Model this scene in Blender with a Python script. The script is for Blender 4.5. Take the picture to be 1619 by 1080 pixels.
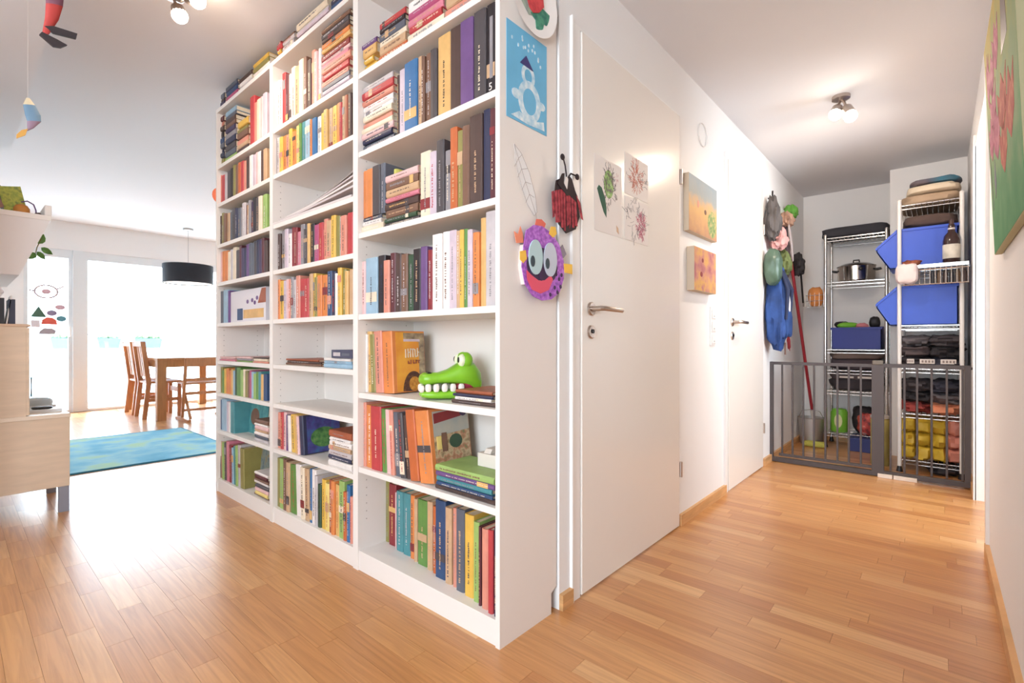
import bpy, math, random
from mathutils import Vector, noise as mnoise
R = random.Random(7)
PI = math.pi
for o in list(bpy.data.objects):
    bpy.data.objects.remove(o)
scene = bpy.context.scene
COL = scene.collection

# ------------------------------------------------------------------ camera, light, exposure
TH = math.atan(674.5 / 774.0)
CS, SN = math.cos(TH), math.sin(TH)
CAMH = 0.93
cam_d = bpy.data.cameras.new('camera')
cam_d.sensor_width = 36.0
cam_d.lens = 774.0 / 1619.0 * 36.0
cam_d.clip_start = 0.02
cam = bpy.data.objects.new('camera', cam_d)
COL.objects.link(cam)
cam.location = (0, 0, CAMH)
cam.rotation_euler = Vector((CS, SN, 0)).to_track_quat('-Z', 'Y').to_euler()
scene.camera = cam

world = bpy.data.worlds.new('world')
scene.world = world
world.use_nodes = True
wb = world.node_tree.nodes['Background']
wb.inputs[0].default_value = (0.78, 0.90, 1.0, 1)
wb.inputs[1].default_value = 21.0
vs = scene.view_settings
vs.view_transform = 'Standard'
vs.look = 'None'
vs.gamma = 1.0
vs.use_curve_mapping = False
vs.exposure = -0.18

def light(name, kind, loc, energy, color, **kw):
    d = bpy.data.lights.new(name, kind)
    d.energy = energy
    d.color = color
    for k, v in kw.items():
        setattr(d, k, v)
    o = bpy.data.objects.new(name, d)
    COL.objects.link(o)
    o.location = loc
    return o

def portal(name, loc, rot, sx, sy):
    # marks a window opening so that the renderer finds the sky through it; gives no light of its own
    o = light(name, 'AREA', loc, 1.0, (1, 1, 1), shape='RECTANGLE', size=sx, size_y=sy)
    o.data.cycles.is_portal = True
    o.rotation_euler = rot
portal('dining_window_daylight', (2.33, 8.68, 1.07), (-PI / 2, 0, 0), 3.45, 2.1)
# the room behind the open doorway, whose daylight falls on the white door lining
portal('rear_window_offscreen', (-2.65, -.2, 1.45), (0, -PI / 2, 0), 1.4, 2.2)
portal('side_room_window_offscreen', (3.25, -1.45, 1.55), (PI / 2, 0, 0), .9, 1.1)

# ------------------------------------------------------------------ pixel helpers (measuring the photograph on known planes)
def on_x(px, X0):          # Y on the plane X = X0
    r = (px - 809.5) / 774.0
    z = X0 / (CS + SN * r)
    return z * (SN - CS * r)

def on_y(px, Y0):          # X on the plane Y = Y0
    r = (px - 809.5) / 774.0
    z = Y0 / (SN - CS * r)
    return z * (CS + SN * r)

def ht(py, X, Y):          # height seen at a pixel row for a point standing at X, Y
    z = X * CS + Y * SN
    return CAMH + (540.0 - py) * z / 774.0

# ------------------------------------------------------------------ materials
def lin(h):
    h = h.lstrip('#')
    out = []
    for i in (0, 2, 4):
        c = int(h[i:i + 2], 16) / 255.0
        out.append(c / 12.92 if c <= 0.04045 else ((c + 0.055) / 1.055) ** 2.4)
    return (out[0], out[1], out[2], 1.0)

MATS = {}
def mat(name, hx, rough=0.5, metal=0.0, var=0.0, scale=8.0, bump=0.0, bscale=60.0, stretch=None, **kw):
    if name in MATS:
        return MATS[name]
    m = bpy.data.materials.new(name)
    m.use_nodes = True
    nt = m.node_tree
    b = nt.nodes['Principled BSDF']
    col = lin(hx)
    b.inputs['Base Color'].default_value = col
    b.inputs['Roughness'].default_value = rough
    b.inputs['Metallic'].default_value = metal
    for k, v in kw.items():
        b.inputs[k.replace('_', ' ')].default_value = v
    if var or bump:
        tc = nt.nodes.new('ShaderNodeTexCoord')
        mp = nt.nodes.new('ShaderNodeMapping')
        if stretch:
            mp.inputs['Scale'].default_value = stretch
        nt.links.new(tc.outputs['Object'], mp.inputs['Vector'])
    if var:
        n = nt.nodes.new('ShaderNodeTexNoise')
        n.inputs['Scale'].default_value = scale
        n.inputs['Detail'].default_value = 4
        nt.links.new(mp.outputs['Vector'], n.inputs['Vector'])
        cr = nt.nodes.new('ShaderNodeValToRGB')
        d = [max(0, c * (1 - var)) for c in col[:3]] + [1]
        l = [min(1, c * (1 + var)) for c in col[:3]] + [1]
        cr.color_ramp.elements[0].position = 0.3
        cr.color_ramp.elements[1].position = 0.7
        cr.color_ramp.elements[0].color = d
        cr.color_ramp.elements[1].color = l
        nt.links.new(n.outputs['Fac'], cr.inputs['Fac'])
        nt.links.new(cr.outputs['Color'], b.inputs['Base Color'])
    if bump:
        n2 = nt.nodes.new('ShaderNodeTexNoise')
        n2.inputs['Scale'].default_value = bscale
        nt.links.new(mp.outputs['Vector'], n2.inputs['Vector'])
        bp = nt.nodes.new('ShaderNodeBump')
        bp.inputs['Strength'].default_value = bump
        bp.inputs['Distance'].default_value = 0.01
        nt.links.new(n2.outputs['Fac'], bp.inputs['Height'])
        nt.links.new(bp.outputs['Normal'], b.inputs['Normal'])
    MATS[name] = m
    return m

def ramp_mat(name, stops, scale=4.0, rough=0.6, axis=None, distort=0.4, detail=5):
    """printed or painted picture: noise (or a gradient along one axis, broken by noise) through a colour ramp"""
    if name in MATS:
        return MATS[name]
    m = bpy.data.materials.new(name)
    m.use_nodes = True
    nt = m.node_tree
    b = nt.nodes['Principled BSDF']
    b.inputs['Roughness'].default_value = rough
    tc = nt.nodes.new('ShaderNodeTexCoord')
    n = nt.nodes.new('ShaderNodeTexNoise')
    n.inputs['Scale'].default_value = scale
    n.inputs['Detail'].default_value = detail
    nt.links.new(tc.outputs['Object'], n.inputs['Vector'])
    cr = nt.nodes.new('ShaderNodeValToRGB')
    el = cr.color_ramp.elements
    while len(el) < len(stops):
        el.new(0.5)
    for e, (p, h) in zip(el, stops):
        e.position = p
        e.color = lin(h)
    if axis is None:
        nt.links.new(n.outputs['Fac'], cr.inputs['Fac'])
    else:
        sp = nt.nodes.new('ShaderNodeSeparateXYZ')
        nt.links.new(tc.outputs['Generated'], sp.inputs['Vector'])
        ma = nt.nodes.new('ShaderNodeMath')
        ma.operation = 'MULTIPLY_ADD'
        nt.links.new(n.outputs['Fac'], ma.inputs[0])
        ma.inputs[1].default_value = distort
        nt.links.new(sp.outputs[axis], ma.inputs[2])
        mb = nt.nodes.new('ShaderNodeMath')
        mb.operation = 'SUBTRACT'
        nt.links.new(ma.outputs[0], mb.inputs[0])
        mb.inputs[1].default_value = distort * 0.5
        nt.links.new(mb.outputs[0], cr.inputs['Fac'])
    nt.links.new(cr.outputs['Color'], b.inputs['Base Color'])
    MATS[name] = m
    return m

def emis(name, hx, strength):
    m = bpy.data.materials.new(name)
    m.use_nodes = True
    b = m.node_tree.nodes['Principled BSDF']
    b.inputs['Base Color'].default_value = lin(hx)
    b.inputs['Emission Color'].default_value = lin(hx)
    b.inputs['Emission Strength'].default_value = strength
    return m

def glass(name, hx='ffffff', clear=0.92, rough=0.02):
    m = bpy.data.materials.new(name)
    m.use_nodes = True
    nt = m.node_tree
    nt.nodes.remove(nt.nodes['Principled BSDF'])
    out = nt.nodes['Material Output']
    t = nt.nodes.new('ShaderNodeBsdfTransparent')
    t.inputs[0].default_value = lin(hx)
    g = nt.nodes.new('ShaderNodeBsdfGlossy')
    g.inputs['Roughness'].default_value = rough
    mx = nt.nodes.new('ShaderNodeMixShader')
    mx.inputs[0].default_value = 1 - clear
    nt.links.new(t.outputs[0], mx.inputs[1])
    nt.links.new(g.outputs[0], mx.inputs[2])
    nt.links.new(mx.outputs[0], out.inputs[0])
    return m

def floor_mat():
    m = bpy.data.materials.new('oak_parquet')
    m.use_nodes = True
    nt = m.node_tree
    N, L = nt.nodes, nt.links
    b = N['Principled BSDF']
    geo = N.new('ShaderNodeNewGeometry')
    oi = N.new('ShaderNodeObjectInfo')
    add = N.new('ShaderNodeMath'); add.operation = 'ADD'
    L.new(geo.outputs['Random Per Island'], add.inputs[0])
    L.new(oi.outputs['Random'], add.inputs[1])
    fr = N.new('ShaderNodeMath'); fr.operation = 'FRACT'
    L.new(add.outputs[0], fr.inputs[0])
    cr = N.new('ShaderNodeValToRGB')
    el = cr.color_ramp.elements
    stops = [(0.0, 'b87b48'), (0.1, 'c38852'), (0.5, 'ca9059'), (0.88, 'd09860'), (1.0, 'dba974')]
    while len(el) < len(stops):
        el.new(0.5)
    for e, (p, h) in zip(el, stops):
        e.position = p; e.color = lin(h)
    L.new(fr.outputs[0], cr.inputs['Fac'])
    mul = N.new('ShaderNodeVectorMath'); mul.operation = 'MULTIPLY'
    L.new(geo.outputs['Position'], mul.inputs[0])
    mul.inputs[1].default_value = (60, 2.6, 1)
    off = N.new('ShaderNodeVectorMath'); off.operation = 'ADD'
    L.new(mul.outputs[0], off.inputs[0])
    sc = N.new('ShaderNodeMath'); sc.operation = 'MULTIPLY'
    L.new(fr.outputs[0], sc.inputs[0]); sc.inputs[1].default_value = 97.0
    cmb = N.new('ShaderNodeCombineXYZ')
    L.new(sc.outputs[0], cmb.inputs[0]); L.new(sc.outputs[0], cmb.inputs[1])
    L.new(cmb.outputs[0], off.inputs[1])
    n = N.new('ShaderNodeTexNoise')
    n.inputs['Scale'].default_value = 1.0
    n.inputs['Detail'].default_value = 6
    n.inputs['Distortion'].default_value = 1.2
    L.new(off.outputs[0], n.inputs['Vector'])
    gr = N.new('ShaderNodeValToRGB')
    gr.color_ramp.elements[0].position = 0.3
    gr.color_ramp.elements[0].color = (0.80, 0.76, 0.72, 1)
    gr.color_ramp.elements[1].position = 0.65
    gr.color_ramp.elements[1].color = (1.04, 1.03, 1.02, 1)
    L.new(n.outputs['Fac'], gr.inputs['Fac'])
    mx = N.new('ShaderNodeMix'); mx.data_type = 'RGBA'; mx.blend_type = 'MULTIPLY'
    mx.inputs[0].default_value = 1.0
    L.new(cr.outputs['Color'], mx.inputs[6]); L.new(gr.outputs['Color'], mx.inputs[7])
    L.new(mx.outputs[2], b.inputs['Base Color'])
    b.inputs['Roughness'].default_value = 0.34
    b.inputs['Coat Weight'].default_value = 0.35
    b.inputs['Coat Roughness'].default_value = 0.22
    bp = N.new('ShaderNodeBump'); bp.inputs['Strength'].default_value = 0.08; bp.inputs['Distance'].default_value = 0.003
    L.new(n.outputs['Fac'], bp.inputs['Height']); L.new(bp.outputs['Normal'], b.inputs['Normal'])
    return m

def wood(name, hx, sx=(3, 40, 3), var=0.16, rough=0.45):
    return mat(name, hx, rough, var=var, scale=2.0, stretch=sx)

WALL = mat('wall_paint', 'eeebe9', 0.85, bump=0.05, bscale=180)
CEIL = mat('ceiling_paint', 'e2e1e3', 0.9)
WHITE = mat('white_laminate', 'ece4dd', 0.45)
DOORW = mat('white_door_lacquer', 'efe8e0', 0.22)
FRAMEW = mat('white_frame_lacquer', 'f2efec', 0.35)
STEEL = mat('brushed_steel', 'b9aca3', 0.3, 1.0)
CHROME = mat('chrome_wire', 'd9d4d0', 0.22, 1.0)
WPOST = mat('white_coated_post', 'eae6e2', 0.35)
DARK = mat('anthracite_metal', '4a4242', 0.5)
BLACK = mat('black_plastic', '231f21', 0.45)
OAK = floor_mat()
SKIRT = wood('oak_skirting', 'd2a06c', (3, 3, 30))
PAPER = mat('paper', 'f0e9e4', 0.8)
PAGES = mat('page_edges', 'e4d3b8', 0.85, var=0.08, scale=90)

# ------------------------------------------------------------------ mesh builder
class MB:
    def __init__(self):
        self.v = []; self.f = []
    def add(self, vs, fs):
        o = len(self.v)
        self.v += [tuple(p) for p in vs]
        self.f += [tuple(i + o for i in f) for f in fs]
        return self
    def box(self, x0, x1, y0, y1, z0, z1, c=0.0):
        if c <= 0:
            return self.add([(x0, y0, z0), (x1, y0, z0), (x1, y1, z0), (x0, y1, z0), (x0, y0, z1), (x1, y0, z1), (x1, y1, z1), (x0, y1, z1)],
                            [(0, 3, 2, 1), (4, 5, 6, 7), (0, 1, 5, 4), (1, 2, 6, 5), (2, 3, 7, 6), (3, 0, 4, 7)])
        # chamfered box: hull of inset corner triples
        import itertools
        vs = []; idx = {}
        for a, b_, d in itertools.product((0, 1), repeat=3):
            X, Y, Z = (x0, x1)[a], (y0, y1)[b_], (z0, z1)[d]
            sx, sy, sz = (c, -c)[a], (c, -c)[b_], (c, -c)[d]
            for k, p in enumerate(((X, Y + sy, Z + sz), (X + sx, Y, Z + sz), (X + sx, Y + sy, Z))):
                idx[(a, b_, d, k)] = len(vs); vs.append(p)
        fs = []
        I = idx
        for a in (0, 1):
            q = [I[(a, 0, 0, 0)], I[(a, 1, 0, 0)], I[(a, 1, 1, 0)], I[(a, 0, 1, 0)]]; fs.append(q if a else q[::-1])
            q = [I[(0, a, 0, 1)], I[(1, a, 0, 1)], I[(1, a, 1, 1)], I[(0, a, 1, 1)]]; fs.append(q[::-1] if a else q)
            q = [I[(0, 0, a, 2)], I[(1, 0, a, 2)], I[(1, 1, a, 2)], I[(0, 1, a, 2)]]; fs.append(q if a else q[::-1])
        for a in (0, 1):
            for b_ in (0, 1):
                fs.append([I[(a, b_, 0, 0)], I[(a, b_, 1, 0)], I[(a, b_, 1, 1)], I[(a, b_, 0, 1)]])
                fs.append([I[(a, 0, b_, 0)], I[(a, 1, b_, 0)], I[(a, 1, b_, 2)], I[(a, 0, b_, 2)]])
                fs.append([I[(0, a, b_, 1)], I[(1, a, b_, 1)], I[(1, a, b_, 2)], I[(0, a, b_, 2)]])
        for a, b_, d in itertools.product((0, 1), repeat=3):
            fs.append([I[(a, b_, d, 0)], I[(a, b_, d, 1)], I[(a, b_, d, 2)]])
        return self.add(vs, fs)
    def tube(self, pts, r, n=8, cap=True):
        pts = [Vector(p) for p in pts]
        rs = r if isinstance(r, (list, tuple)) else [r] * len(pts)
        vs = []; fs = []
        ref = None
        for i, p in enumerate(pts):
            a = pts[max(i - 1, 0)]; b = pts[min(i + 1, len(pts) - 1)]
            t = (b - a).normalized()
            if ref is None:
                ref = Vector((0, 0, 1)) if abs(t.z) < 0.9 else Vector((1, 0, 0))
            u = t.cross(ref)
            if u.length < 1e-5:
                u = t.cross(Vector((0.3, 1, 0.2)))
            u.normalize(); w = t.cross(u)
            ref = w if False else ref
            for k in range(n):
                an = 2 * PI * k / n
                vs.append(p + (u * math.cos(an) + w * math.sin(an)) * rs[i])
        for i in range(len(pts) - 1):
            for k in range(n):
                fs.append((i * n + k, i * n + (k + 1) % n, (i + 1) * n + (k + 1) % n, (i + 1) * n + k))
        if cap:
            fs.append(tuple(range(n))[::-1]); fs.append(tuple((len(pts) - 1) * n + k for k in range(n)))
        return self.add(vs, fs)
    def lathe(self, prof, c=(0, 0, 0), n=24, axis='z'):
        vs = []; fs = []
        for r, z in prof:
            for k in range(n):
                a = 2 * PI * k / n
                p = (r * math.cos(a), r * math.sin(a), z)
                if axis == 'y': p = (p[0], p[2], p[1])
                if axis == 'x': p = (p[2], p[0], p[1])
                vs.append((p[0] + c[0], p[1] + c[1], p[2] + c[2]))
        m = len(prof)
        for i in range(m - 1):
            for k in range(n):
                fs.append((i * n + k, i * n + (k + 1) % n, (i + 1) * n + (k + 1) % n, (i + 1) * n + k))
        fs.append(tuple(range(n))[::-1]); fs.append(tuple((m - 1) * n + k for k in range(n)))
        return self.add(vs, fs)
    def prism(self, poly, axis, a0, a1):
        """extrude a polygon; axis 'y': poly in (x,z); 'x': poly in (y,z); 'z': poly in (x,y)"""
        n = len(poly)
        def P(p, a):
            return {'y': (p[0], a, p[1]), 'x': (a, p[0], p[1]), 'z': (p[0], p[1], a)}[axis]
        vs = [P(p, a0) for p in poly] + [P(p, a1) for p in poly]
        fs = [tuple(range(n)), tuple(range(2 * n - 1, n - 1, -1))]
        for i in range(n):
            j = (i + 1) % n
            fs.append((i, i + n, j + n, j))
        return self.add(vs, fs)
    def blob(self, c, s, e=1.0, nz=0.0, seed=0, n=16, m=10, f=3.0, fold=0.0, taper=0.0):
        """superellipsoid with lumps: e<1 boxy; s = half sizes"""
        def pw(v, k): return math.copysign(abs(v) ** k, v)
        vs = []; fs = []
        for i in range(m + 1):
            ph = -PI / 2 + PI * i / m
            for k in range(n):
                th = 2 * PI * k / n
                d = (pw(math.cos(ph), e) * pw(math.cos(th), e), pw(math.cos(ph), e) * pw(math.sin(th), e), pw(math.sin(ph), e))
                g = 1.0
                if nz:
                    g += nz * mnoise.noise(Vector((d[0] * f + seed * 7.3, d[1] * f - seed * 3.1, d[2] * f + seed)))
                gz = g
                if fold:
                    u = 1 + fold * math.cos(ph) * (math.sin(th * 6 + seed + 1.3 * d[2]) + .6 * math.sin(th * 11 + 2.1 * seed - 2 * d[2]))
                    g *= u * (1 - taper * max(0, d[2]))
                vs.append((c[0] + s[0] * d[0] * g, c[1] + s[1] * d[1] * g, c[2] + s[2] * d[2] * gz))
        for i in range(m):
            for k in range(n):
                fs.append((i * n + k, i * n + (k + 1) % n, (i + 1) * n + (k + 1) % n, (i + 1) * n + k))
        return self.add(vs, fs)
    def loft(self, secs):
        """list of equal-length point rings"""
        n = len(secs[0]); vs = [p for s in secs for p in s]; fs = []
        for i in range(len(secs) - 1):
            for k in range(n):
                fs.append((i * n + k, i * n + (k + 1) % n, (i + 1) * n + (k + 1) % n, (i + 1) * n + k))
        fs.append(tuple(range(n))[::-1]); fs.append(tuple((len(secs) - 1) * n + k for k in range(n)))
        return self.add(vs, fs)
    def mesh(self, name, m, smooth=False, mats=None):
        me = bpy.data.meshes.new(name)
        me.from_pydata(self.v, [], self.f)
        if m: me.materials.append(m)
        import bmesh
        bm = bmesh.new(); bm.from_mesh(me)
        bmesh.ops.remove_doubles(bm, verts=bm.verts, dist=1e-6)
        bmesh.ops.recalc_face_normals(bm, faces=bm.faces)
        bm.to_mesh(me); bm.free()
        if smooth:
            for p in me.polygons: p.use_smooth = True
            me.set_sharp_from_angle(angle=math.radians(40))
        me.update()
        return me
    def build(self, name, m, parent=None, loc=(0, 0, 0), rot=(0, 0, 0), smooth=False):
        o = bpy.data.objects.new(name, self.mesh(name, m, smooth))
        COL.objects.link(o)
        o.location = loc; o.rotation_euler = rot
        if parent: o.parent = parent
        return o

def B(*a, **k): return MB().box(*a, **k)

def tag(o, label, cat, group=None):
    o['label'] = label; o['category'] = cat
    if group: o['group'] = group
    return o
def struct(o, label=None):
    o['kind'] = 'structure'
    if label: o['label'] = label
    return o
def stuff(o):
    o['kind'] = 'stuff'; return o
def thing(name, label, cat, loc=(0, 0, 0), rot=(0, 0, 0), group=None):
    o = bpy.data.objects.new(name, None)
    COL.objects.link(o)
    o.empty_display_size = 0.05
    o.location = loc; o.rotation_euler = rot
    return tag(o, label, cat, group)
def setname(o, name):
    o.name = name; return o
def circle(cx, cz, rx, rz, n=24, a0=0.0, a1=2 * PI):
    return [(cx + rx * math.cos(a0 + (a1 - a0) * i / n), cz + rz * math.sin(a0 + (a1 - a0) * i / n)) for i in range(n)]

# ================================================================== SETTING
HC = 2.33      # hall ceiling
MC = 2.50      # living-room ceiling
XF = 1.088     # bookcase front
WY = 0.99      # hall wall (bookcase side)
RY = -0.165    # hall wall (other side)
WINY = 8.6

floor = struct(B(-2.7, 5.6, -1.9, WINY + 0.1, -0.06, -0.006).build('floor', mat('subfloor', '9c6a3e', 0.8)), 'oak strip parquet floor')
# parquet strips, laid along Y
strips = []
rr = random.Random(3)
x = -2.56
while x < 5.5:
    y = -1.36 - rr.random() * 0.4
    while y < WINY - 0.02:
        L = rr.choice((0.28, 0.34, 0.40, 0.46, 0.52))
        cx, cy = x + 0.035, y + L / 2
        lo, hi = y, y + L
        hidden = (cx > 1.5 and lo > 1.0 and hi < 3.42) or (cx > 4.6 and lo > 1.0) or (hi < RY and (cx < 2.5 or cx > 4.5))
        if y + L <= WINY and not hidden and y > -1.36:
            strips.append((cx, cy, L))
        y += L
    x += 0.07
def parea(s):
    z = s[0] * CS + s[1] * SN
    lat = s[0] * SN - s[1] * CS
    if z < 0.5: return 0
    px = 809.5 + 774 * lat / z; py = 540 + 774 * CAMH / z
    if px < -60 or px > 1680 or py > 1120: return 0
    if s[0] > 1.09 and s[1] > 1.0: return 0.0
    if s[1] < RY: return 0
    return s[2] / z ** 3
strips.sort(key=parea, reverse=True)
pm = {}
for cx, cy, L in strips[:300]:
    if L not in pm:
        pm[L] = B(-0.0347, 0.0347, -L / 2 + 0.0004, L / 2 - 0.0004, -0.008, 0.0).mesh('plank', OAK)
    o = bpy.data.objects.new('plank', pm[L]); COL.objects.link(o)
    o.location = (cx, cy, 0); o.parent = floor
m_ = MB()
for cx, cy, L in strips[300:]:
    m_.box(cx - 0.0347, cx + 0.0347, cy - L / 2 + 0.0004, cy + L / 2 - 0.0004, -0.008, 0.0)
stuff(m_.build('planks', OAK, floor))

struct(MB().box(-2.7, -.3, -1.9, -.3, MC, MC + .1).box(-2.7, 4.6, -0.3, WINY + 0.1, MC, MC + 0.1).build('ceiling', CEIL), 'white ceiling')
struct(B(1.40, 5.6, RY - 0.1, WY + 0.1, HC, MC - 0.001).build('ceiling_hall', CEIL), 'lowered white hall ceiling')
struct(B(-1.2, 0.288, 1.2, 5.03, 2.31, MC - 0.001).build('ceiling_bulkhead', CEIL), 'lowered white bulkhead')
# wall behind the bookcases and hall wall with the doors
struct(B(1.385, 1.46, WY + 0.1, 3.42, 0, MC).build('wall_bookcase', WALL))
D1 = (1.505, 2.405); D2 = (3.16, 3.955); DH = 2.06
wl = MB()
for a, b in ((1.385, D1[0]), (D1[1], D2[0]), (D2[1], 5.45)):
    wl.box(a, b, WY, WY + 0.1, 0, HC)
for a, b in (D1, D2):
    wl.box(a, b, WY, WY + 0.1, DH, HC)
struct(wl.build('wall_left', WALL))
struct(B(5.45, 5.55, 0.30, WY + 0.1, 0, HC).build('wall_back', WALL))
struct(B(5.05, 5.55, RY - 0.1, 0.30, 0, HC).build('wall_back_pier', WALL))
wr = MB().box(-.3, 3.0, RY - 0.1, RY, 0, HC).box(3.0, 3.96, RY - 0.1, RY, 2.09, HC).box(3.96, 5.05, RY - 0.1, RY, 0, HC).box(-.3, 1.40, RY - 0.1, RY, HC, MC)
struct(wr.build('wall_right', WALL))
# the room goes on behind the camera; its window lights the bookcase fronts and the end panel
we = MB().box(-2.7, -2.6, -1.9, 3.4, 0, .75).box(-2.7, -2.6, -1.9, 3.4, 2.15, MC).box(-2.7, -2.6, -1.9, -1.3, .75, 2.15).box(-2.7, -2.6, .9, 3.4, .75, 2.15)
we.box(-2.6, -.06, 3.3, 3.4, 0, MC).box(-2.6, -.3, -1.9, -1.8, 0, MC).box(-.4, -.3, -1.8, RY, 0, MC)
struct(we.build('wall_entry', WALL))
struct(MB().box(2.5, 4.5, -1.5, -1.4, 0, 1.0).box(2.5, 4.5, -1.5, -1.4, 2.1, HC).box(2.5, 2.8, -1.5, -1.4, 1.0, 2.1).box(3.7, 4.5, -1.5, -1.4, 1.0, 2.1)
       .box(2.5, 2.6, -1.4, RY - .1, 0, HC).box(4.4, 4.5, -1.4, RY - .1, 0, HC).build('wall_side_room', WALL))
struct(B(2.5, 4.5, -1.5, RY - .1, HC, HC + .1).build('ceiling_side_room', CEIL))
# living / dining room
struct(B(-0.16, -0.06, 3.3, WINY, 0, MC).build('wall_cabinet', WALL))
struct(B(1.46, 4.6, 3.42, 3.52, 0, MC).build('wall_dining', WALL))
struct(B(4.5, 4.6, 3.52, WINY, 0, MC).build('wall_dining_side', WALL))
ww = MB().box(-0.16, 0.60, WINY, WINY + 0.12, 0, MC).box(0.60, 4.6, WINY, WINY + 0.12, 2.13, MC).box(4.05, 4.6, WINY, WINY + 0.12, 0, 2.13)
struct(ww.build('wall_window', WALL))
# skirting boards
for i, (a, b) in enumerate(((1.385, D1[0] - 0.055), (D1[1] + 0.012, D2[0] - 0.045), (D2[1] + 0.04, 5.45))):
    struct(B(a, b, WY - 0.016, WY, 0, 0.055).build('baseboard_left', SKIRT))
struct(B(0.75, 2.95, RY, RY + 0.016, 0, 0.055).build('baseboard_right', SKIRT))
struct(B(4.03, 4.45, RY, RY + 0.014, 0, 0.055).build('baseboard_right', SKIRT))
struct(B(5.434, 5.45, 0.32, WY - 0.017, 0, 0.055).build('baseboard_back', SKIRT))

# doors on the hall wall
def hall_door(name, x0, x1, label):
    d = struct(B(x0 + 0.004, x1 - 0.004, WY - 0.012, WY + 0.028, 0.006, DH, c=0.003).build(name, DOORW), label)
    fr = MB().box(x0 - 0.05, x0, WY - 0.007, WY + 0.09, 0, DH + 0.012).box(x1, x1 + 0.012, WY - 0.004, WY + 0.09, 0, DH + 0.012).box(x0 - 0.05, x1 + 0.012, WY - 0.004, WY + 0.09, DH + 0.004, DH + 0.014)
    fr.build('door_frame', FRAMEW, d)
    B(x0 - 0.056, x0 - 0.046, WY - 0.012, WY + 0.002, 0, DH + 0.03).build('door_casing', FRAMEW, d)
    hx = x0 + 0.065; hy = WY - 0.012
    h = MB().lathe([(0.0255, 0), (0.0255, -0.006), (0.022, -0.009)], (hx, hy, 1.052), 24, 'y').build('handle_rosette', STEEL, d, smooth=True)
    MB().tube([(hx, hy, 1.052), (hx, hy - 0.045, 1.052), (hx + 0.012, hy - 0.055, 1.052), (hx + 0.14, hy - 0.053, 1.050)], 0.0095, 12).build('handle_lever', STEEL, h, smooth=True)
    k = MB().lathe([(0.0255, 0), (0.0255, -0.005), (0.022, -0.008)], (hx, hy, 0.966), 24, 'y').build('key_rosette', STEEL, d, smooth=True)
    MB().lathe([(0.008, -0.0081), (0.008, -0.012)], (hx, hy, 0.968), 12, 'y').build('keyhole', BLACK, k)
    for z in (0.25, 1.72):
        MB().tube([(x1 + 0.006, WY - 0.014, z), (x1 + 0.006, WY - 0.014, z + 0.075)], 0.008, 10).build('hinge', STEEL, d, smooth=True)
    return d
hall_door('door_1', D1[0], D1[1], 'white flush door with drawings taped on it')
hall_door('door_2', D2[0], D2[1], 'white flush door beside the safety gate')
# open doorway in the opposite wall
fr = MB().box(2.985, 3.0, RY - 0.11, RY + 0.008, 0, 2.09).box(3.945, 3.96, RY - 0.11, RY + 0.004, 0, 2.075).box(2.985, 3.96, RY - 0.11, RY + 0.004, 2.075, 2.09)
struct(fr.build('door_3', FRAMEW), 'white lining of an open doorway')
B(2.935, 3.0, RY, RY + 0.012, 0, 2.14).build('door_casing', FRAMEW, bpy.data.objects['door_3'])
B(3.945, 4.005, RY, RY + 0.012, 0, 2.14).build('door_casing', FRAMEW, bpy.data.objects['door_3'])

# windows of the dining room
PVC = mat('window_frame_white', 'e3e6e8', 0.4)
PANE = glass('window_glass')
def window(name, x0, x1, label, sash=0.055):
    w = struct(MB().box(x0, x1, WINY + 0.01, WINY + 0.07, 2.02, 2.13).box(x0, x1, WINY + 0.01, WINY + 0.07, 0.0, 0.03)
               .box(x0, x0 + sash, WINY + 0.01, WINY + 0.07, 0.03, 2.02).box(x1 - sash, x1, WINY + 0.01, WINY + 0.07, 0.03, 2.02).build(name, PVC), label)
    B(x0 + sash, x1 - sash, WINY + 0.035, WINY + 0.045, 0.03, 2.02).build('pane', PANE, w)
    return w
w1 = window('window_1', 0.60, 1.06, 'narrow balcony door with window stickers', 0.04)
MB().tube([(1.03, WINY + 0.01, 1.0), (1.03, WINY - 0.05, 1.0), (1.03, WINY - 0.05, 1.12)], 0.009, 8).build('window_handle', FRAMEW, w1, smooth=True)
window('window_2', 1.16, 2.95, 'wide full-height window behind the dining table')
window('window_3', 2.95, 4.05, 'full-height window at the end of the row')
struct(B(1.06, 1.16, WINY - 0.02, WINY + 0.1, 0, 2.13).build('trim_1', PVC), 'white post between the windows')
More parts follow.
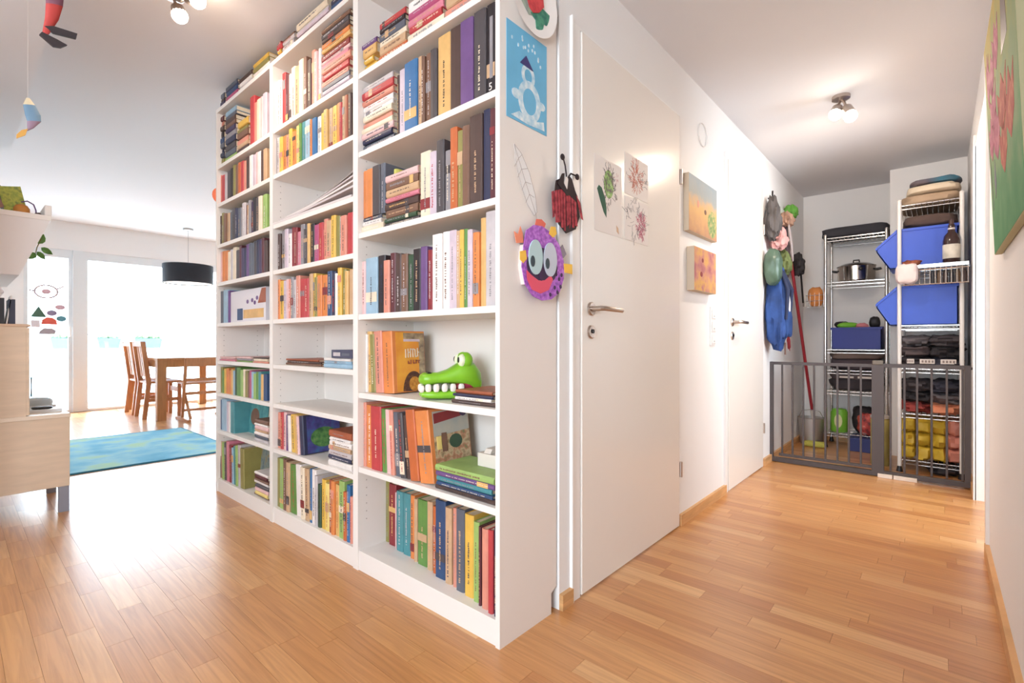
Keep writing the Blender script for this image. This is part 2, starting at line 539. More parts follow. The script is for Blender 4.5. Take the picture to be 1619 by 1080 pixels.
# balcony outside
struct(B(-1.5, 5.5, WINY + 0.12, 10.3, -0.12, -0.02).build('balcony_floor', mat('balcony_concrete', 'c9c6c2', 0.9, var=0.1)), 'pale concrete balcony floor')
rl = thing('balcony_railing', 'pale glass balcony railing outside the windows', 'railing', (0, 10.15, -0.02))
RAILM = mat('pale_railing_paint', 'd9dee2', 0.5)
B(-1.4, 5.4, -0.02, 0.02, 1.05, 1.08).build('top_rail', RAILM, rl)
for i in range(8):
    B(-1.35 + 0.95 * i, -1.31 + 0.95 * i, -0.02, 0.02, 0, 1.05).build('post', RAILM, rl)
for i in range(7):
    B(-1.30 + 0.95 * i, -0.41 + 0.95 * i, -0.006, 0.006, 0.08, 1.0).build('glass_panel', glass('frost%d' % i, 'e8f2f6', 0.9, 0.3), rl)
PLB = mat('blue_planter', '5f87b8', 0.5)
for i, (x0, x1, t) in enumerate(((0.98, 1.35, 'opposite the narrow balcony door'), (1.52, 1.82, 'behind the post between the windows'), (2.0, 2.38, 'behind the wide window'))):
    p = thing('flower_box', 'blue flower box hanging on the balcony railing ' + t, 'flower box', ((x0 + x1) / 2, 10.06, 0.82), group='balcony flower boxes')
    w = (x1 - x0) / 2
    MB().prism([(-w, 0.16), (w, 0.16), (w - 0.03, 0), (-w + 0.03, 0)], 'y', -0.08, 0.08).build('box', PLB, p)
    g = MB()
    for k in range(9):
        g.blob((-w + 0.04 + k * (2 * w - 0.08) / 8, R.uniform(-.04, .04), 0.19), (0.035, 0.035, 0.04), 1, 0.5, k, 8, 6)
    stuff(g.build('flowers', mat('planter_leaves', '7f9f6c', 0.8), p))
bc = thing('balcony_table', 'pale blue balcony table behind the narrow door', 'table', (1.0, 9.5, -0.02))
B(-0.3, 0.3, -0.3, 0.3, 0.68, 0.71).build('table_top', mat('pale_blue_paint', 'a9c4dc', 0.5), bc)
for sx in (-1, 1):
    for sy in (-1, 1):
        B(sx * 0.27 - .015, sx * 0.27 + .015, sy * 0.27 - .015, sy * 0.27 + .015, 0, 0.68).build('leg', MATS['pale_blue_paint'], bc)

# ================================================================== BOOKCASES
U1 = [0.08, 0.42, 0.722, 1.04, 1.37, 1.70, 2.02]
U2 = [0.08, 0.382, 0.612, 0.812, 1.043, 1.295, 1.53, 1.785, 2.02]
UY = [0.997, 1.797, 2.597]
def bookcase(y0, boards, label):
    t = thing('bookcase', label, 'bookcase', (XF, y0 + 0.4, 0), group='row of white bookcases')
    T = 0.018; W = 0.4; D = 0.29
    for s in (-1, 1):
        a, b = (-W, -W + T) if s < 0 else (W - T, W)
        cut = [(0, 0), (D - 0.03, 0), (D - 0.03, 0.07), (D, 0.085), (D, 2.02), (0, 2.02)]
        MB().prism(cut, 'y', a, b).build('side_panel', WHITE, t)
        B(0.0, D, a, b, 2.0205, 2.37).build('extension_side', WHITE, t)
    for i, z in enumerate(boards):
        B(0.004, D - 0.01, -W + T, W - T, z - (0.022), z, c=0.0008).build('shelf_board', WHITE, t)
    B(0.0, D, -W + T, W - T, 2.348, 2.37).build('top_board', WHITE, t)
    B(0.006, 0.022, -W + T, W - T, 0.0, boards[0] - 0.022).build('plinth', WHITE, t)
    B(D - 0.009, D - 0.004, -W + T, W - T, 0.06, 2.348).build('back_panel', WHITE, t)
    ph = MB()
    for s in (-1, 1):
        for z in [0.2 + 0.032 * k for k in range(54)]:
            for xx in (0.04, 0.24):
                y = s * (W - T) - s * 0.0004
                ph.add([(xx - .0025, y, z - .0025), (xx + .0025, y, z - .0025), (xx + .0025, y, z + .0025), (xx - .0025, y, z + .0025)], [(0, 1, 2, 3)])
    stuff(ph.build('shelf_pin_holes', mat('pin_hole', 'bdb2a9', 0.9), t))
    return t
bookcase(UY[0], U1, 'white bookcase at the hall corner, snowman picture on its side panel')
bookcase(UY[1], U2, 'middle white bookcase of the row, with one empty shelf')
bookcase(UY[2], U2, 'white bookcase at the dining end of the row')

# ------------------------------------------------------------------ books
HEX = dict(white='e9e3dd', cream='e8d8bb', lilac='cdbcc8', grey='8f8c90', lgrey='c2bcbd', dgrey='4c494d', black='2a262b', slate='5a6472', navy='2d3555',
           blue='2a70ab', dblue='2b4d7c', lblue='93b9d0', teal='409099', dteal='2f5f64', green='5c9140', lgreen='93ba5e', dgreen='30543b', olive='8c8643',
           yellow='e5b53f', lyellow='ead270', ochre='dfae62', orange='e2823c', dorange='cb632e', rust='aa5736', tan='cba37a', brown='7c5945', dbrown='503e39',
           maroon='602d35', red='c63c40', dred='902d32', pink='da7c90', lpink='e6b9b7', salmon='df8d75', purple='6c4c88', dpurple='42375f', magenta='ba4c7a')
WORD = dict(lgrey='light grey', dgrey='dark grey', dblue='dark blue', lblue='light blue', dteal='dark teal', lgreen='light green', dgreen='dark green', lyellow='pale yellow',
            dorange='deep orange', dbrown='dark brown', dred='dark red', lpink='pale pink', dpurple='dark purple', navy='navy blue')
def mute(h, k=.16):
    r, g, b = (int(h[i:i + 2], 16) for i in (0, 2, 4))
    y = .3 * r + .59 * g + .11 * b
    f = lambda v, t: int(max(0, min(255, v + (y - v) * k + t)))
    return '%02x%02x%02x' % (f(r, 3), f(g, -2), f(b, -3))
def bmat(c):
    return mat('book_' + c, mute(HEX[c]), 0.5, var=0.10, scale=18)
LIGHTC = {'white', 'cream', 'lilac', 'lgrey', 'lblue', 'lgreen', 'yellow', 'lyellow', 'ochre', 'lpink', 'salmon', 'tan', 'orange'}
ORD = ['first', 'second', 'third', 'fourth', 'fifth', 'sixth', 'seventh', 'eighth', 'ninth', 'tenth', 'eleventh', 'twelfth', 'thirteenth', 'fourteenth', 'fifteenth', 'sixteenth',
       'seventeenth', 'eighteenth', 'nineteenth', 'twentieth'] + ['twenty-' + s for s in ('first', 'second', 'third', 'fourth', 'fifth', 'sixth', 'seventh', 'eighth', 'ninth')] + ['thirtieth'] + ['thirty-' + s for s in ('first', 'second', 'third', 'fourth', 'fifth')]
UNIT = ['hall-corner bookcase', 'middle bookcase', 'dining-end bookcase']
FROM = ['picture-covered end panel', 'hall-corner bookcase', 'middle bookcase']
SHELF = ['bottom shelf', 'second shelf up', 'third shelf up', 'fourth shelf up', 'fifth shelf up', 'sixth shelf up', 'seventh shelf up', 'eighth shelf up', 'ninth shelf up', 'bookcase top']
FAR = MB(); FARCOL = []      # books too many to be single objects (dining-end bookcase)
FARP = MB()
def cover_mb(t, h, d):
    c = 0.0022
    r = min(0.004, t * 0.25)
    # U shaped cover seen from above (x = depth, y = thickness)
    sp = [(r, 0), (0.0, r), (-0.0008, t / 2), (0.0, t - r), (r, t)]
    outer = sp + [(d, t), (d, t - c), (c + r, t - c), (c + r, c), (d, c), (d, 0)]
    return MB().prism(outer, 'z', 0, h)
NB = [0]
def book(c, t, h, d, loc, rot, label, lettering=True, far=False, band=None):
    if far:
        import mathutils
        M = mathutils.Matrix.Translation(loc) @ mathutils.Euler(rot).to_matrix().to_4x4()
        n0 = len(FAR.f)
        mb = cover_mb(t, h, d)
        FAR.add([M @ Vector(v) for v in mb.v], mb.f)
        FARCOL.extend([c] * (len(FAR.f) - n0))
        pb = B(0.006, d - 0.004, 0.0022, t - 0.0022, 0.003, h - 0.003)
        FARP.add([M @ Vector(v) for v in pb.v], pb.f)
        return None
    NB[0] += 1
    o = cover_mb(t, h, d).build('book', bmat(c), None, loc, rot)
    tag(o, label, 'book', 'books in the bookcases')
    B(0.006, d - 0.004, 0.0022, t - 0.0022, 0.003, h - 0.003).build('pages', PAGES, o)
    rb = random.Random(NB[0] * 13 + 1)
    if lettering and t > 0.009 and rb.random() < .8:
        lc = bmat(rb.choice(('grey', 'brown', 'dgrey')) if c in LIGHTC else rb.choice(('tan', 'lgrey', 'grey', 'cream'))) if rb.random() < 0.75 else bmat(rb.choice(('ochre', 'red', 'black', 'white', 'navy')))
        l = MB()
        w = min(t * rb.uniform(0.16, 0.3), .009)
        z = h * rb.uniform(0.08, 0.2); ze = h * rb.uniform(0.6, 0.93)
        y0 = (t - w) / 2
        while z < ze:
            s = rb.uniform(0.002, 0.006)
            l.box(-0.0011, 0.0005, y0 + rb.uniform(0, .25) * w, y0 + w * rb.uniform(.7, 1), z, z + s)
            z += s + rb.choice((0.0018, 0.002, 0.002, 0.007))
        l.build('spine_lettering', lc, o)
        if rb.random() < 0.3 or band:
            bz = h * rb.uniform(0.05, 0.75)
            bc_ = band or rb.choice(('cream', 'tan', 'dred', 'dgrey', 'ochre', 'grey', 'salmon'))
            B(-0.0009, 0.0003, 0.0015, t - 0.0015, bz, bz + h * rb.uniform(.08, .2)).build('spine_label', bmat(bc_), o)
    return o
def thick(t):
    return 'slim ' if t < 0.016 else ('thick ' if t > 0.036 else '')
def row(u, s, boards, start, ents, inset=0.02, hf=(0.72, 0.9), lean=0.0, far=False, insets=None, depth=(0.15, 0.21), base=None, clear=None):
    """ents: 'rightpx:colour[:heightfraction[:leandeg]]' from the far side to the near side of a shelf"""
    z0 = boards[s] if base is None else base
    z1 = (boards[s + 1] - 0.022) if s + 1 < len(boards) else 2.348
    cl = (z1 - z0) if clear is None else clear
    L = ents.split()
    px0 = start
    made = []
    n = len(L)
    last_h = None
    for i, e in enumerate(L):
        p = e.split(':')
        px1 = float(p[0]); c = p[1]
        f = float(p[2]) if len(p) > 2 and p[2] else R.uniform(*hf)
        a = float(p[3]) if len(p) > 3 else lean
        ins = inset if insets is None else insets[0] + (insets[1] - insets[0]) * i / max(1, n - 1)
        ins2 = ins + (R.uniform(-0.004, 0.006) if not far else 0)
        ya = min(on_x(px0, XF + ins), UY[u] + .8 - .0185); yb = max(on_x(px1, XF + ins), UY[u] + .0185)
        t = max(0.004, ya - yb - 0.0008)
        h = cl * f
        d = min(R.uniform(*depth), 0.275 - ins2)
        ar = math.radians(a)
        if ar != 0: t *= math.cos(ar)
        lift = t * math.sin(-ar) if ar < 0 else 0
        lab = '%s%s book, %s from %s, %s of %s' % (thick(t), WORD.get(c, c), ORD[n - 1 - i], FROM[u], SHELF[s], UNIT[u])
        o = book(c, t, h, d, (XF + ins2, yb, z0 + lift), (ar, 0, 0), lab, far=far)
        made.append((o, t, h, d))
        px0 = px1
    return made
def pile(u, s, base, pa, pb, cols, total, where, inset=0.015, far=False, jit=0.012, depth=(0.16, 0.2)):
    """books lying flat, spines outward, bottom to top"""
    L = cols.split()
    w = [R.uniform(0.6, 1.4) for _ in L]
    k = total / sum(w)
    z = base
    for i, c in enumerate(L):
        ins = inset + R.uniform(0, jit)
        ya = on_x(pa, XF + ins); yb = on_x(pb, XF + ins)
        ya = min(ya, UY[u] + .7815); yb = max(yb, UY[u] + .0185)
        ya -= R.uniform(0, jit) if i else 0; yb += R.uniform(0, jit * 1.5) if i else 0
        t = w[i] * k
        lab = '%s%s book %s from bottom of %s, %s, %s' % (thick(t), WORD.get(c, c), ORD[i], where, SHELF[s], UNIT[u])
        book(c, t - 0.0003, ya - yb, min(R.uniform(*depth), 0.27 - ins), (XF + ins, ya, z), (PI / 2, 0, 0), lab, far=far)
        z += t
    return z

# ---- hall-corner bookcase
r1 = row(0, 0, U1, 601, '606:dteal:.8 614.5:olive:.84 625.5:dred:.8 627:lpink:.72 637:teal:.76 647.6:teal:.77 654:orange:.78 659:tan:.76 674:green:.78 682:tan:.8 688:dorange:.77 704:dblue:.88 714:tan:.84 720:salmon:.86 733:slate:.88 747:yellow:.86 756:lgreen:.82 760:maroon:.8 770:salmon:.8 778:red:.82 784:navy:.86',
        insets=(0.135, 0.012), depth=(0.13, 0.15))
r2 = row(0, 1, U1, 567, '570:maroon:.93 577:salmon:.93 587:orange:.9 603:red:.9:-1.5 611:green:.88:-2 618:lpink:.88:-3 624:salmon:.88:-3.5 633:slate:.86:-4.5 641:dgrey:.86:-5.5 648:dbrown:.84:-6.5 662:dorange:.92:-7.5 684:orange:.92:-8',
        depth=(0.17, 0.2))
r3 = row(0, 2, U1, 570, '573:slate:.72 580:white:.8 587:ochre:.84:-2 594:olive:.8:-3 606:salmon:.84:-3.5 622:orange:.83:-4', depth=(0.15, 0.17), insets=(0.03, 0.05))
pile(0, 1, U1[1], 688, 782, 'dbrown dblue teal purple lgreen', 0.088, 'flat pile', jit=0.01, inset=0.01)
pile(0, 2, U1[2], 714, 783, 'dbrown white navy rust', 0.045, 'flat pile', jit=0.02, inset=0.03)
row(0, 3, U1, 566, '578:lpink:.7 596:lblue:.73 607:black:.74 616:salmon:.66 624:maroon:.74 633:dbrown:.72 643:brown:.7 653:dgreen:.68 665:black:.73 675:purple:.74 683:dred:.69 698:white:.85 708:white:.86 719:lilac:.86 726:tan:.84 732.6:yellow:.84 739:green:.84 747:lilac:.82 757:orange:.78 765:ochre:.92 782:lgrey:.97')
# fifth shelf
zb = pile(0, 4, U1[4], 565, 606, 'cream white slate', 0.062, 'pile under orange books')
row(0, 4, U1, 565, '574:dorange 579.5:orange 588:orange 600:dgrey 607:slate', base=zb, clear=0.2, hf=(0.88, 0.98))
zb = pile(0, 4, U1[4], 608, 663, 'dgrey dgreen brown dbrown pink tan brown lpink', 0.2, 'spiral-book pile')
row(0, 4, U1, 664, '680:cream:.76 690:lilac:.72 702:dgrey:.82 711:grey:.68 722:dorange:.9 731:olive:.84 742:brown:.86 762:dbrown:.93 773:navy:.95 782:maroon:.93')
# sixth shelf
pile(0, 5, U1[5], 566, 623, 'slate navy lpink cream salmon cream white white salmon red lgrey', 0.265, 'flat pile')
r6 = row(0, 5, U1, 625, '629:dbrown:.8 639:lilac:.84 659:blue:.86 666:tan:.86 671:brown:.83 680:brown:.84 690:dgrey:.84 710:ochre:.95 728:dbrown:.95 748:purple:.94 767:dgrey:.96 781:black:.97')
# extension
pile(0, 6, 2.02, 563, 596, 'yellow yellow ochre purple', 0.12, 'yellow pile', jit=0.02)
pile(0, 6, 2.02, 599, 643, 'dorange tan cream slate black red', 0.16, 'orange-based pile', jit=0.01)
pile(0, 6, 2.02, 645, 702, 'cream red pink magenta white', 0.16, 'cream-based pile', jit=0.01)
pile(0, 6, 2.02, 704, 780, 'salmon tan white brown', 0.14, 'end-panel pile', jit=0.01)
# ---- middle bookcase
row(1, 0, U2, 436, '442:olive 448:lgreen 453:brown 458:tan 468:green:.86:-3 476:white:.9:-3 482:cream:.88:-2 488:tan:.88:-2 492:blue 498:white 502:lgrey 507:dgreen:.7 513:yellow:.8 519:lyellow:.76 524:rust:.84 529:orange:.84 535:ochre:.8 543:lgreen:.88 548:dorange:.74 553:blue:.86 557:salmon:.7', hf=(0.8, 0.92))
r2b = row(1, 1, U2, 438, '443:salmon 447:red 451:lpink 456:purple:.86 460:white:.86:-3 466:yellow:.9:-4 471:ochre:.9:-5 474:lpink:.88:-5 480:navy:.9:-6', hf=(0.86, 0.94))
zt = pile(1, 1, U2[1], 519, 556, 'white navy lgrey tan white white rust', 0.155, 'flat pile', jit=0.012)
pile(1, 3, U2[3], 452, 508, 'brown dbrown rust', 0.03, 'small flat pile', jit=0.02, inset=0.04)
zt = pile(1, 3, U2[3], 512, 557, 'lblue lblue white', 0.045, 'pale blue pile', jit=0.01, inset=0.03)
row(1, 4, U2, 427, '431:purple 435:dpurple 441:orange 447:yellow 452:lilac 456:lpink 460:salmon 464:grey 468:lgrey 474:salmon 481:red 488:red 493:tan 497:yellow 502:olive 509:orange 517:orange 524:dblue 530:navy 534:white:.8 540:yellow 545:olive 550:ochre 556:tan', hf=(0.78, 0.9))
row(1, 5, U2, 428, '436:cream 440:maroon 444:dbrown 450:grey 455:lilac 460:white 464:dred 469:dred 474:pink 480:grey 486:dgrey 490:ochre 496:black 503:magenta 510:red 516:salmon 523:tan 530:yellow 536:olive 539:lgrey 548:salmon 556:red', hf=(0.78, 0.94))
row(1, 7, U2, 427, '431:ochre 435:yellow 438:grey 442:lgrey 447:yellow 452:orange 457:salmon 462:yellow 467:orange 472:lyellow 476:green 482:teal 490:lblue 493:orange 500:blue 506:white 512:yellow 518:ochre 524:tan 531:yellow 537:orange 541:red 545:tan 549:rust 554:dbrown', hf=(0.82, 0.93))
row(1, 8, U2, 427, '432:white 437:cream 441:white 446:white 451:red 455:maroon 459:lpink 466:cream 473:tan 480:cream 485:brown 491:dbrown 497:salmon 502:lpink 506:white', hf=(0.72, 0.82))
pile(1, 8, 2.02, 508, 554, 'navy lilac slate salmon red salmon pink lpink dred ochre orange dbrown dgrey brown', 0.315, 'flat pile')
pile(1, 9, 2.37, 428, 446, 'pink lpink yellow red dred', 0.105, 'pink-based pile')
pile(1, 9, 2.37, 447, 466, 'white lgrey lgrey brown', 0.095, 'grey pile')
pile(1, 9, 2.37, 468, 520, 'dred lilac lgrey cream', 0.10, 'dark-red-based pile')
pile(1, 9, 2.37, 522, 557, 'maroon dblue navy tan', 0.10, 'maroon-based pile')
# ---- dining-end bookcase: single books where they show large, the rest together
F = dict(far=True)
row(2, 0, U2, 346, '349:dbrown 352:tan 355:lgreen 358:dgrey 362:pink 366:dred:.8 369:lblue 373:teal 376:lgreen 380:lgrey 386:olive', hf=(0.74, 0.9), lean=-2)
pile(2, 0, U2[0], 402, 424, 'brown lyellow lpink dgrey white brown maroon white', 0.13, '', **F)
row(2, 1, U2, 344, '347:blue 350:dblue 353:lblue 358:lblue 361:lilac 364:white 370:teal:.9', hf=(0.84, 0.93), **F)
pile(2, 1, U2[1], 402, 424, 'lgrey slate white tan lpink white brown', 0.12, '', **F)
row(2, 2, U2, 345, '348:lgrey 351:olive 354:green 357:yellow 361:orange 365:orange 368:ochre 371:lblue 374:dgreen:.93 380:green:.93 384:lgreen 387:cream 391:olive 394:brown 397:magenta 400:lblue 404:lgreen 408:green 412:teal 416:ochre 421:dblue', hf=(0.76, 0.9), **F)
pile(2, 3, U2[3], 347, 372, 'pink lpink lpink', 0.025, '', **F)
pile(2, 3, U2[3], 374, 398, 'lgreen grey lpink', 0.03, '', **F)
pile(2, 3, U2[3], 400, 424, 'salmon cream dbrown', 0.03, '', **F)
row(2, 4, U2, 346, '353:slate:.86 360:lblue:.88 362:purple:.85', **F)
row(2, 5, U2, 343, '348:lilac 351:lpink 355:orange 360:orange 364:cream 368:lgrey 373:cream 378:dgrey 381:maroon 385:dpurple 389:navy 393:purple 397:slate 401:slate 405:dgrey 409:navy 413:dpurple 417:maroon 422:dbrown', hf=(0.8, 0.92), **F)
row(2, 6, U2, 340, '344:teal 348:lgrey 351:dbrown 354:olive 358:brown 362:tan 366:slate 371:dgrey 375:navy 379:slate 383:grey 388:lgrey 390:maroon 393:tan 396:grey 400:dpurple 404:black 409:dgrey 414:cream 420:lgreen', hf=(0.74, 0.86))
row(2, 7, U2, 338, '344:lpink 350:salmon 355:red 359:lgrey 364:dgrey 368:black 372:olive 376:brown 380:dorange 385:red 389:salmon 394:dbrown 399:white 404:lilac 408:lpink 412:white 416:dbrown 421:tan', hf=(0.8, 0.92), **F)
za = pile(2, 8, 2.02, 338, 354, 'olive navy navy slate dblue black dbrown salmon maroon', 0.31, '', **F)
pile(2, 8, 2.02, 356, 373, 'lgreen slate dgrey navy grey dpurple brown dbrown slate lblue', 0.31, '', **F)
pile(2, 8, 2.02, 375, 392, 'dbrown tan salmon brown olive yellow', 0.19, '', **F)
row(2, 8, U2, 395, '402:red:.85 406:salmon:.7 411:cream:.72 415:lpink:.72 421:lilac:.74', **F)
pile(2, 9, 2.37, 339, 355, 'navy dpurple dbrown slate', 0.1, '', **F)
pile(2, 9, 2.37, 357, 376, 'lilac magenta dblue navy slate', 0.11, '', **F)
pile(2, 9, 2.37, 378, 398, 'lgrey lgrey white dbrown', 0.09, '', **F)
pile(2, 9, 2.37, 400, 426, 'cream white olive yellow', 0.10, '', **F)
fo = FAR.mesh('books', None)
# one colour slot per cover colour
def far_books():
    me = bpy.data.meshes.new('books')
    me.from_pydata(FAR.v, [], FAR.f)
    names = sorted(set(FARCOL))
    for c in names: me.materials.append(bmat(c))
    ix = {c: i for i, c in enumerate(names)}
    me.polygons.foreach_set('material_index', [ix[c] for c in FARCOL])
    o = bpy.data.objects.new('books', me); COL.objects.link(o)
    tag(stuff(o), 'many books filling the bookcase at the dining end of the row', 'books')
    p = FARP.build('pages', PAGES, o); stuff(p)
bpy.data.meshes.remove(fo)
far_books()

# covers that face the hall
def cover_art(bk, parts):
    """thin printed pieces on the outer (-Y) cover of a standing book; parts: (name, polygon in depth/height, material)"""
    o, t, h, d = bk
    for k, (nm, poly, m) in enumerate(parts):
        MB().prism([(p[0] * d, p[1] * h) for p in poly], 'y', -0.0006 - 0.0004 * k, 0.0004).build(nm, m, o)
def rect(a, b, c, d): return [(a, c), (b, c), (b, d), (a, d)]
cover_art(r3[-1], [('cover_print', rect(.12, .99, .02, .98), ramp_mat('cover_orange_print', [(0.35, 'e08a30'), (0.6, 'eda83c'), (0.8, 'd9963a')], 9)),
                   ('cover_edge_print', [(.80, .2), (.99, .2), (.99, .97), (.35, .97), (.35, .88), (.82, .82)], ramp_mat('cover_grey_print', [(0.3, '6e5c4c'), (0.5, '9a8468'), (0.7, 'b9a27f')], 40)),
                   ('cover_title_bar', rect(.35, .85, .83, .87), bmat('lilac')),
                   ('cover_picture', circle(.62, .0, .33, .34, 16, 0, PI) + [(.29, 0.02)], ramp_mat('cover_burrow', [(0.3, '3c241c'), (0.55, '5a3626'), (0.8, '8a5a2c')], 60)),
                   ('cover_animal', circle(.64, .13, .17, .12, 16), ramp_mat('cover_fur', [(0.3, 'a8641e'), (0.7, 'd89a3e')], 70))])
# lettering on that cover: two lines of tall hand-drawn letters, only partly legible
def text_mesh(body, size, m, parent, loc, rot, name='lettering', ext=0.0006):
    cu = bpy.data.curves.new(name, 'FONT')
    cu.body = body; cu.size = size; cu.extrude = ext
    cu.align_x = 'CENTER'; cu.align_y = 'CENTER'
    cu.resolution_u = 2
    to = bpy.data.objects.new(name + '_tmp', cu); COL.objects.link(to)
    dg = bpy.context.evaluated_depsgraph_get(); dg.update()
    me = bpy.data.meshes.new_from_object(to.evaluated_get(dg))
    bpy.data.objects.remove(to); bpy.data.curves.remove(cu)
    me.materials.clear(); me.materials.append(m)
    o = bpy.data.objects.new(name, me); COL.objects.link(o)
    o.parent = parent; o.location = loc; o.rotation_euler = rot
    return o
def scratch(bk, x0, x1, z0, z1, m, n, seed):
    o, t, h, d = bk
    rs = random.Random(seed); l = MB()
    for i in range(n):
        a = x0 + (x1 - x0) * i / n
        w = (x1 - x0) / n
        l.box(a * d, (a + w * .38) * d, -0.0032, -0.002, (z0 + rs.uniform(0, .02)) * h, (z1 - rs.uniform(0, .02)) * h)
        if rs.random() < .7:
            zz = rs.choice((z0 + .01, z1 - .03, (z0 + z1) / 2)); l.box(a * d, (a + w * .8) * d, -0.0032, -0.002, zz * h, (zz + .022) * h)
    l.build('cover_title', m, o)
scratch(r3[-1], .38, .82, .56, .72, bmat('cream'), 6, 1)
scratch(r3[-1], .45, .85, .45, .53, bmat('rust'), 5, 2)
cover_art(r2[-1], [('cover_print', rect(.10, .99, .02, .97), ramp_mat('cover_village', [(0.25, '5d5a44'), (0.42, 'a98d68'), (0.5, 'c9b08a'), (0.6, 'b7795a'), (0.72, '6f8a5a'), (0.85, '8fa6ad')], 34)),
                   ('cover_sky', [(.10, .62), (.99, .66), (.99, .97), (.10, .97)], ramp_mat('cover_sky', [(0.3, '9fa5a4'), (0.7, 'b9b2a4')], 14)),
                   ('cover_title_bar', [(.12, .80), (.80, .86), (.80, .98), (.12, .94)], bmat('dred')),
                   ('cover_emblem', circle(.86, .91, .09, .055, 16), bmat('dpurple')),
                   ('cover_tree', circle(.62, .52, .16, .10, 12), bmat('dgreen')), ('cover_house', rect(.28, .40, .40, .66), bmat('brown')),
                   ('cover_house', rect(.16, .26, .44, .62), bmat('lyellow'))])
cover_art(r2b[-1], [('cover_print', rect(.10, .99, .02, .97), ramp_mat('cover_night', [(0.3, '2b2f5c'), (0.5, '46407e'), (0.7, '3a5f8c')], 24)),
                    ('cover_picture', circle(.55, .4, .36, .26, 16), ramp_mat('cover_green', [(0.35, '2f5a34'), (0.6, '5c8a48'), (0.8, '9a8a60')], 40))])
# digit on the black book and letters on the spine of the blue one
o, t, h, d = r6[-1]
text_mesh('5', 0.034, bmat('white'), o, (-0.0014, t / 2, 0.028), (PI / 2, 0, -PI / 2), 'spine_number')
B(-0.0016, 0.0004, t * .25, t * .6, 0.055, h * .86).build('spine_panel', bmat('grey'), o)

# other things in the bookcases
g = thing('game_box', 'white picture box with purple prints in the dining-end bookcase', 'box', (XF + 0.03, on_x(420, XF + 0.03), U2[4]), (0, 0, 0), None)
W_ = on_x(364, XF + .03) - on_x(420, XF + .03)
B(0, 0.06, 0, W_, 0, 0.185, c=.001).build('box', mat('box_white', 'ded7da', 0.5), g)
MB().prism([(W_ * .05, 0.02), (W_ * .6, 0.02), (W_ * .6, .07), (W_ * .05, .07)], 'x', -.0006, .001).build('print', bmat('ochre'), g)
MB().prism([(W_ * .62, 0.012), (W_ * .78, 0.012), (W_ * .78, .08), (W_ * .62, .08)], 'x', -.0006, .001).build('print', bmat('dblue'), g)
for a, b in ((.35, .12), (.22, .13), (.28, .105), (.48, .115)):
    MB().prism(circle(W_ * a, b, .016, .012, 12), 'x', -.0009, .001).build('print', bmat('purple'), g)
MB().prism([(0.0, .10), (W_ * .2, .10), (W_ * .1, .18), (0, .18)], 'x', -.0007, .001).build('print', bmat('rust'), g)
# picture books turned with their covers outward
def facing(u, s, pa, pb, hh, stops, nm, label, lean=0.10, scale=30):
    b = thing('picture_book', label, 'book', (XF + 0.10, on_x(pb, XF + .1), U2[s]), (0, lean, 0))
    w = on_x(pa, XF + .1) - on_x(pb, XF + .1)
    B(0, 0.003, 0, w, 0, hh).build('front_cover', ramp_mat(nm, stops, scale), b)
    B(0.003, 0.010, 0.002, w - .002, 0.003, hh - .003).build('pages', PAGES, b)
    B(0.010, 0.013, 0, w, 0, hh).build('back_cover', bmat('teal'), b)
    return b
b_ = facing(2, 1, 372, 420, 0.195, [(0.3, '3e7f86'), (0.6, '5a9a9a'), (0.8, '7fb0a4')], 'cover_teal', 'teal picture book facing outward, second shelf up of dining-end bookcase')
MB().prism(circle(.17, .10, .06, .05, 14), 'x', -.002, 0.0).build('cover_figure', bmat('brown'), b_)
b_ = facing(2, 0, 388, 422, 0.235, [(0.3, '55606e'), (0.5, '7d8a84'), (0.65, '8a7a58'), (0.85, '6a8a5c')], 'cover_meadow', 'grey-green picture book facing outward, bottom shelf of dining-end bookcase')
MB().prism(circle(.15, .13, .022, .018, 12), 'x', -.002, 0.0).build('cover_figure', bmat('navy'), b_)
# yellow note-pad leaves, white box
o = tag(MB().blob((0, 0, 0.022), (0.055, 0.045, 0.022), 0.35, 0.0).build('notepad', mat('yellow_pages', 'd9cf6a', 0.7, var=.15, scale=3, stretch=(1, 1, 60)), None, (XF + 0.12, on_x(633, XF + .12), U1[4] + 0.205)), 'yellow notepad lying on a flat pile, fifth shelf up, hall-corner bookcase', 'notepad')
o = thing('carton', 'small white carton on a flat pile, second shelf up, hall-corner bookcase', 'box', (XF + 0.09, on_x(772, XF + .08), U1[1] + 0.0885))
B(0, 0.11, -0.035, 0.06, 0, 0.045, c=.001).build('box', mat('carton_white', 'ddd2c6', 0.7), o)
MB().prism([(0.0, .002), (0.11, .002), (0.10, .018), (0.01, .016)], 'y', .0, .03).build('flap', MATS['carton_white'], o, (0, 0.0, 0.045))
g = thing('card_box', 'dark blue card box with pale lettering, fourth shelf up, middle bookcase', 'box', (XF + 0.02, on_x(556, XF + .02), U2[3] + 0.0455))
w = on_x(524, XF + .02) - on_x(556, XF + .02)
B(0, 0.12, 0, w, 0, 0.036, c=.001).build('box', mat('box_slate', '4a4a60', 0.5), g)
B(-.0006, .001, w * .55, w * .9, .009, .025).build('label', bmat('lgrey'), g)
B(-.0006, .001, w * .1, w * .48, .011, .022).build('label', bmat('slate'), g)
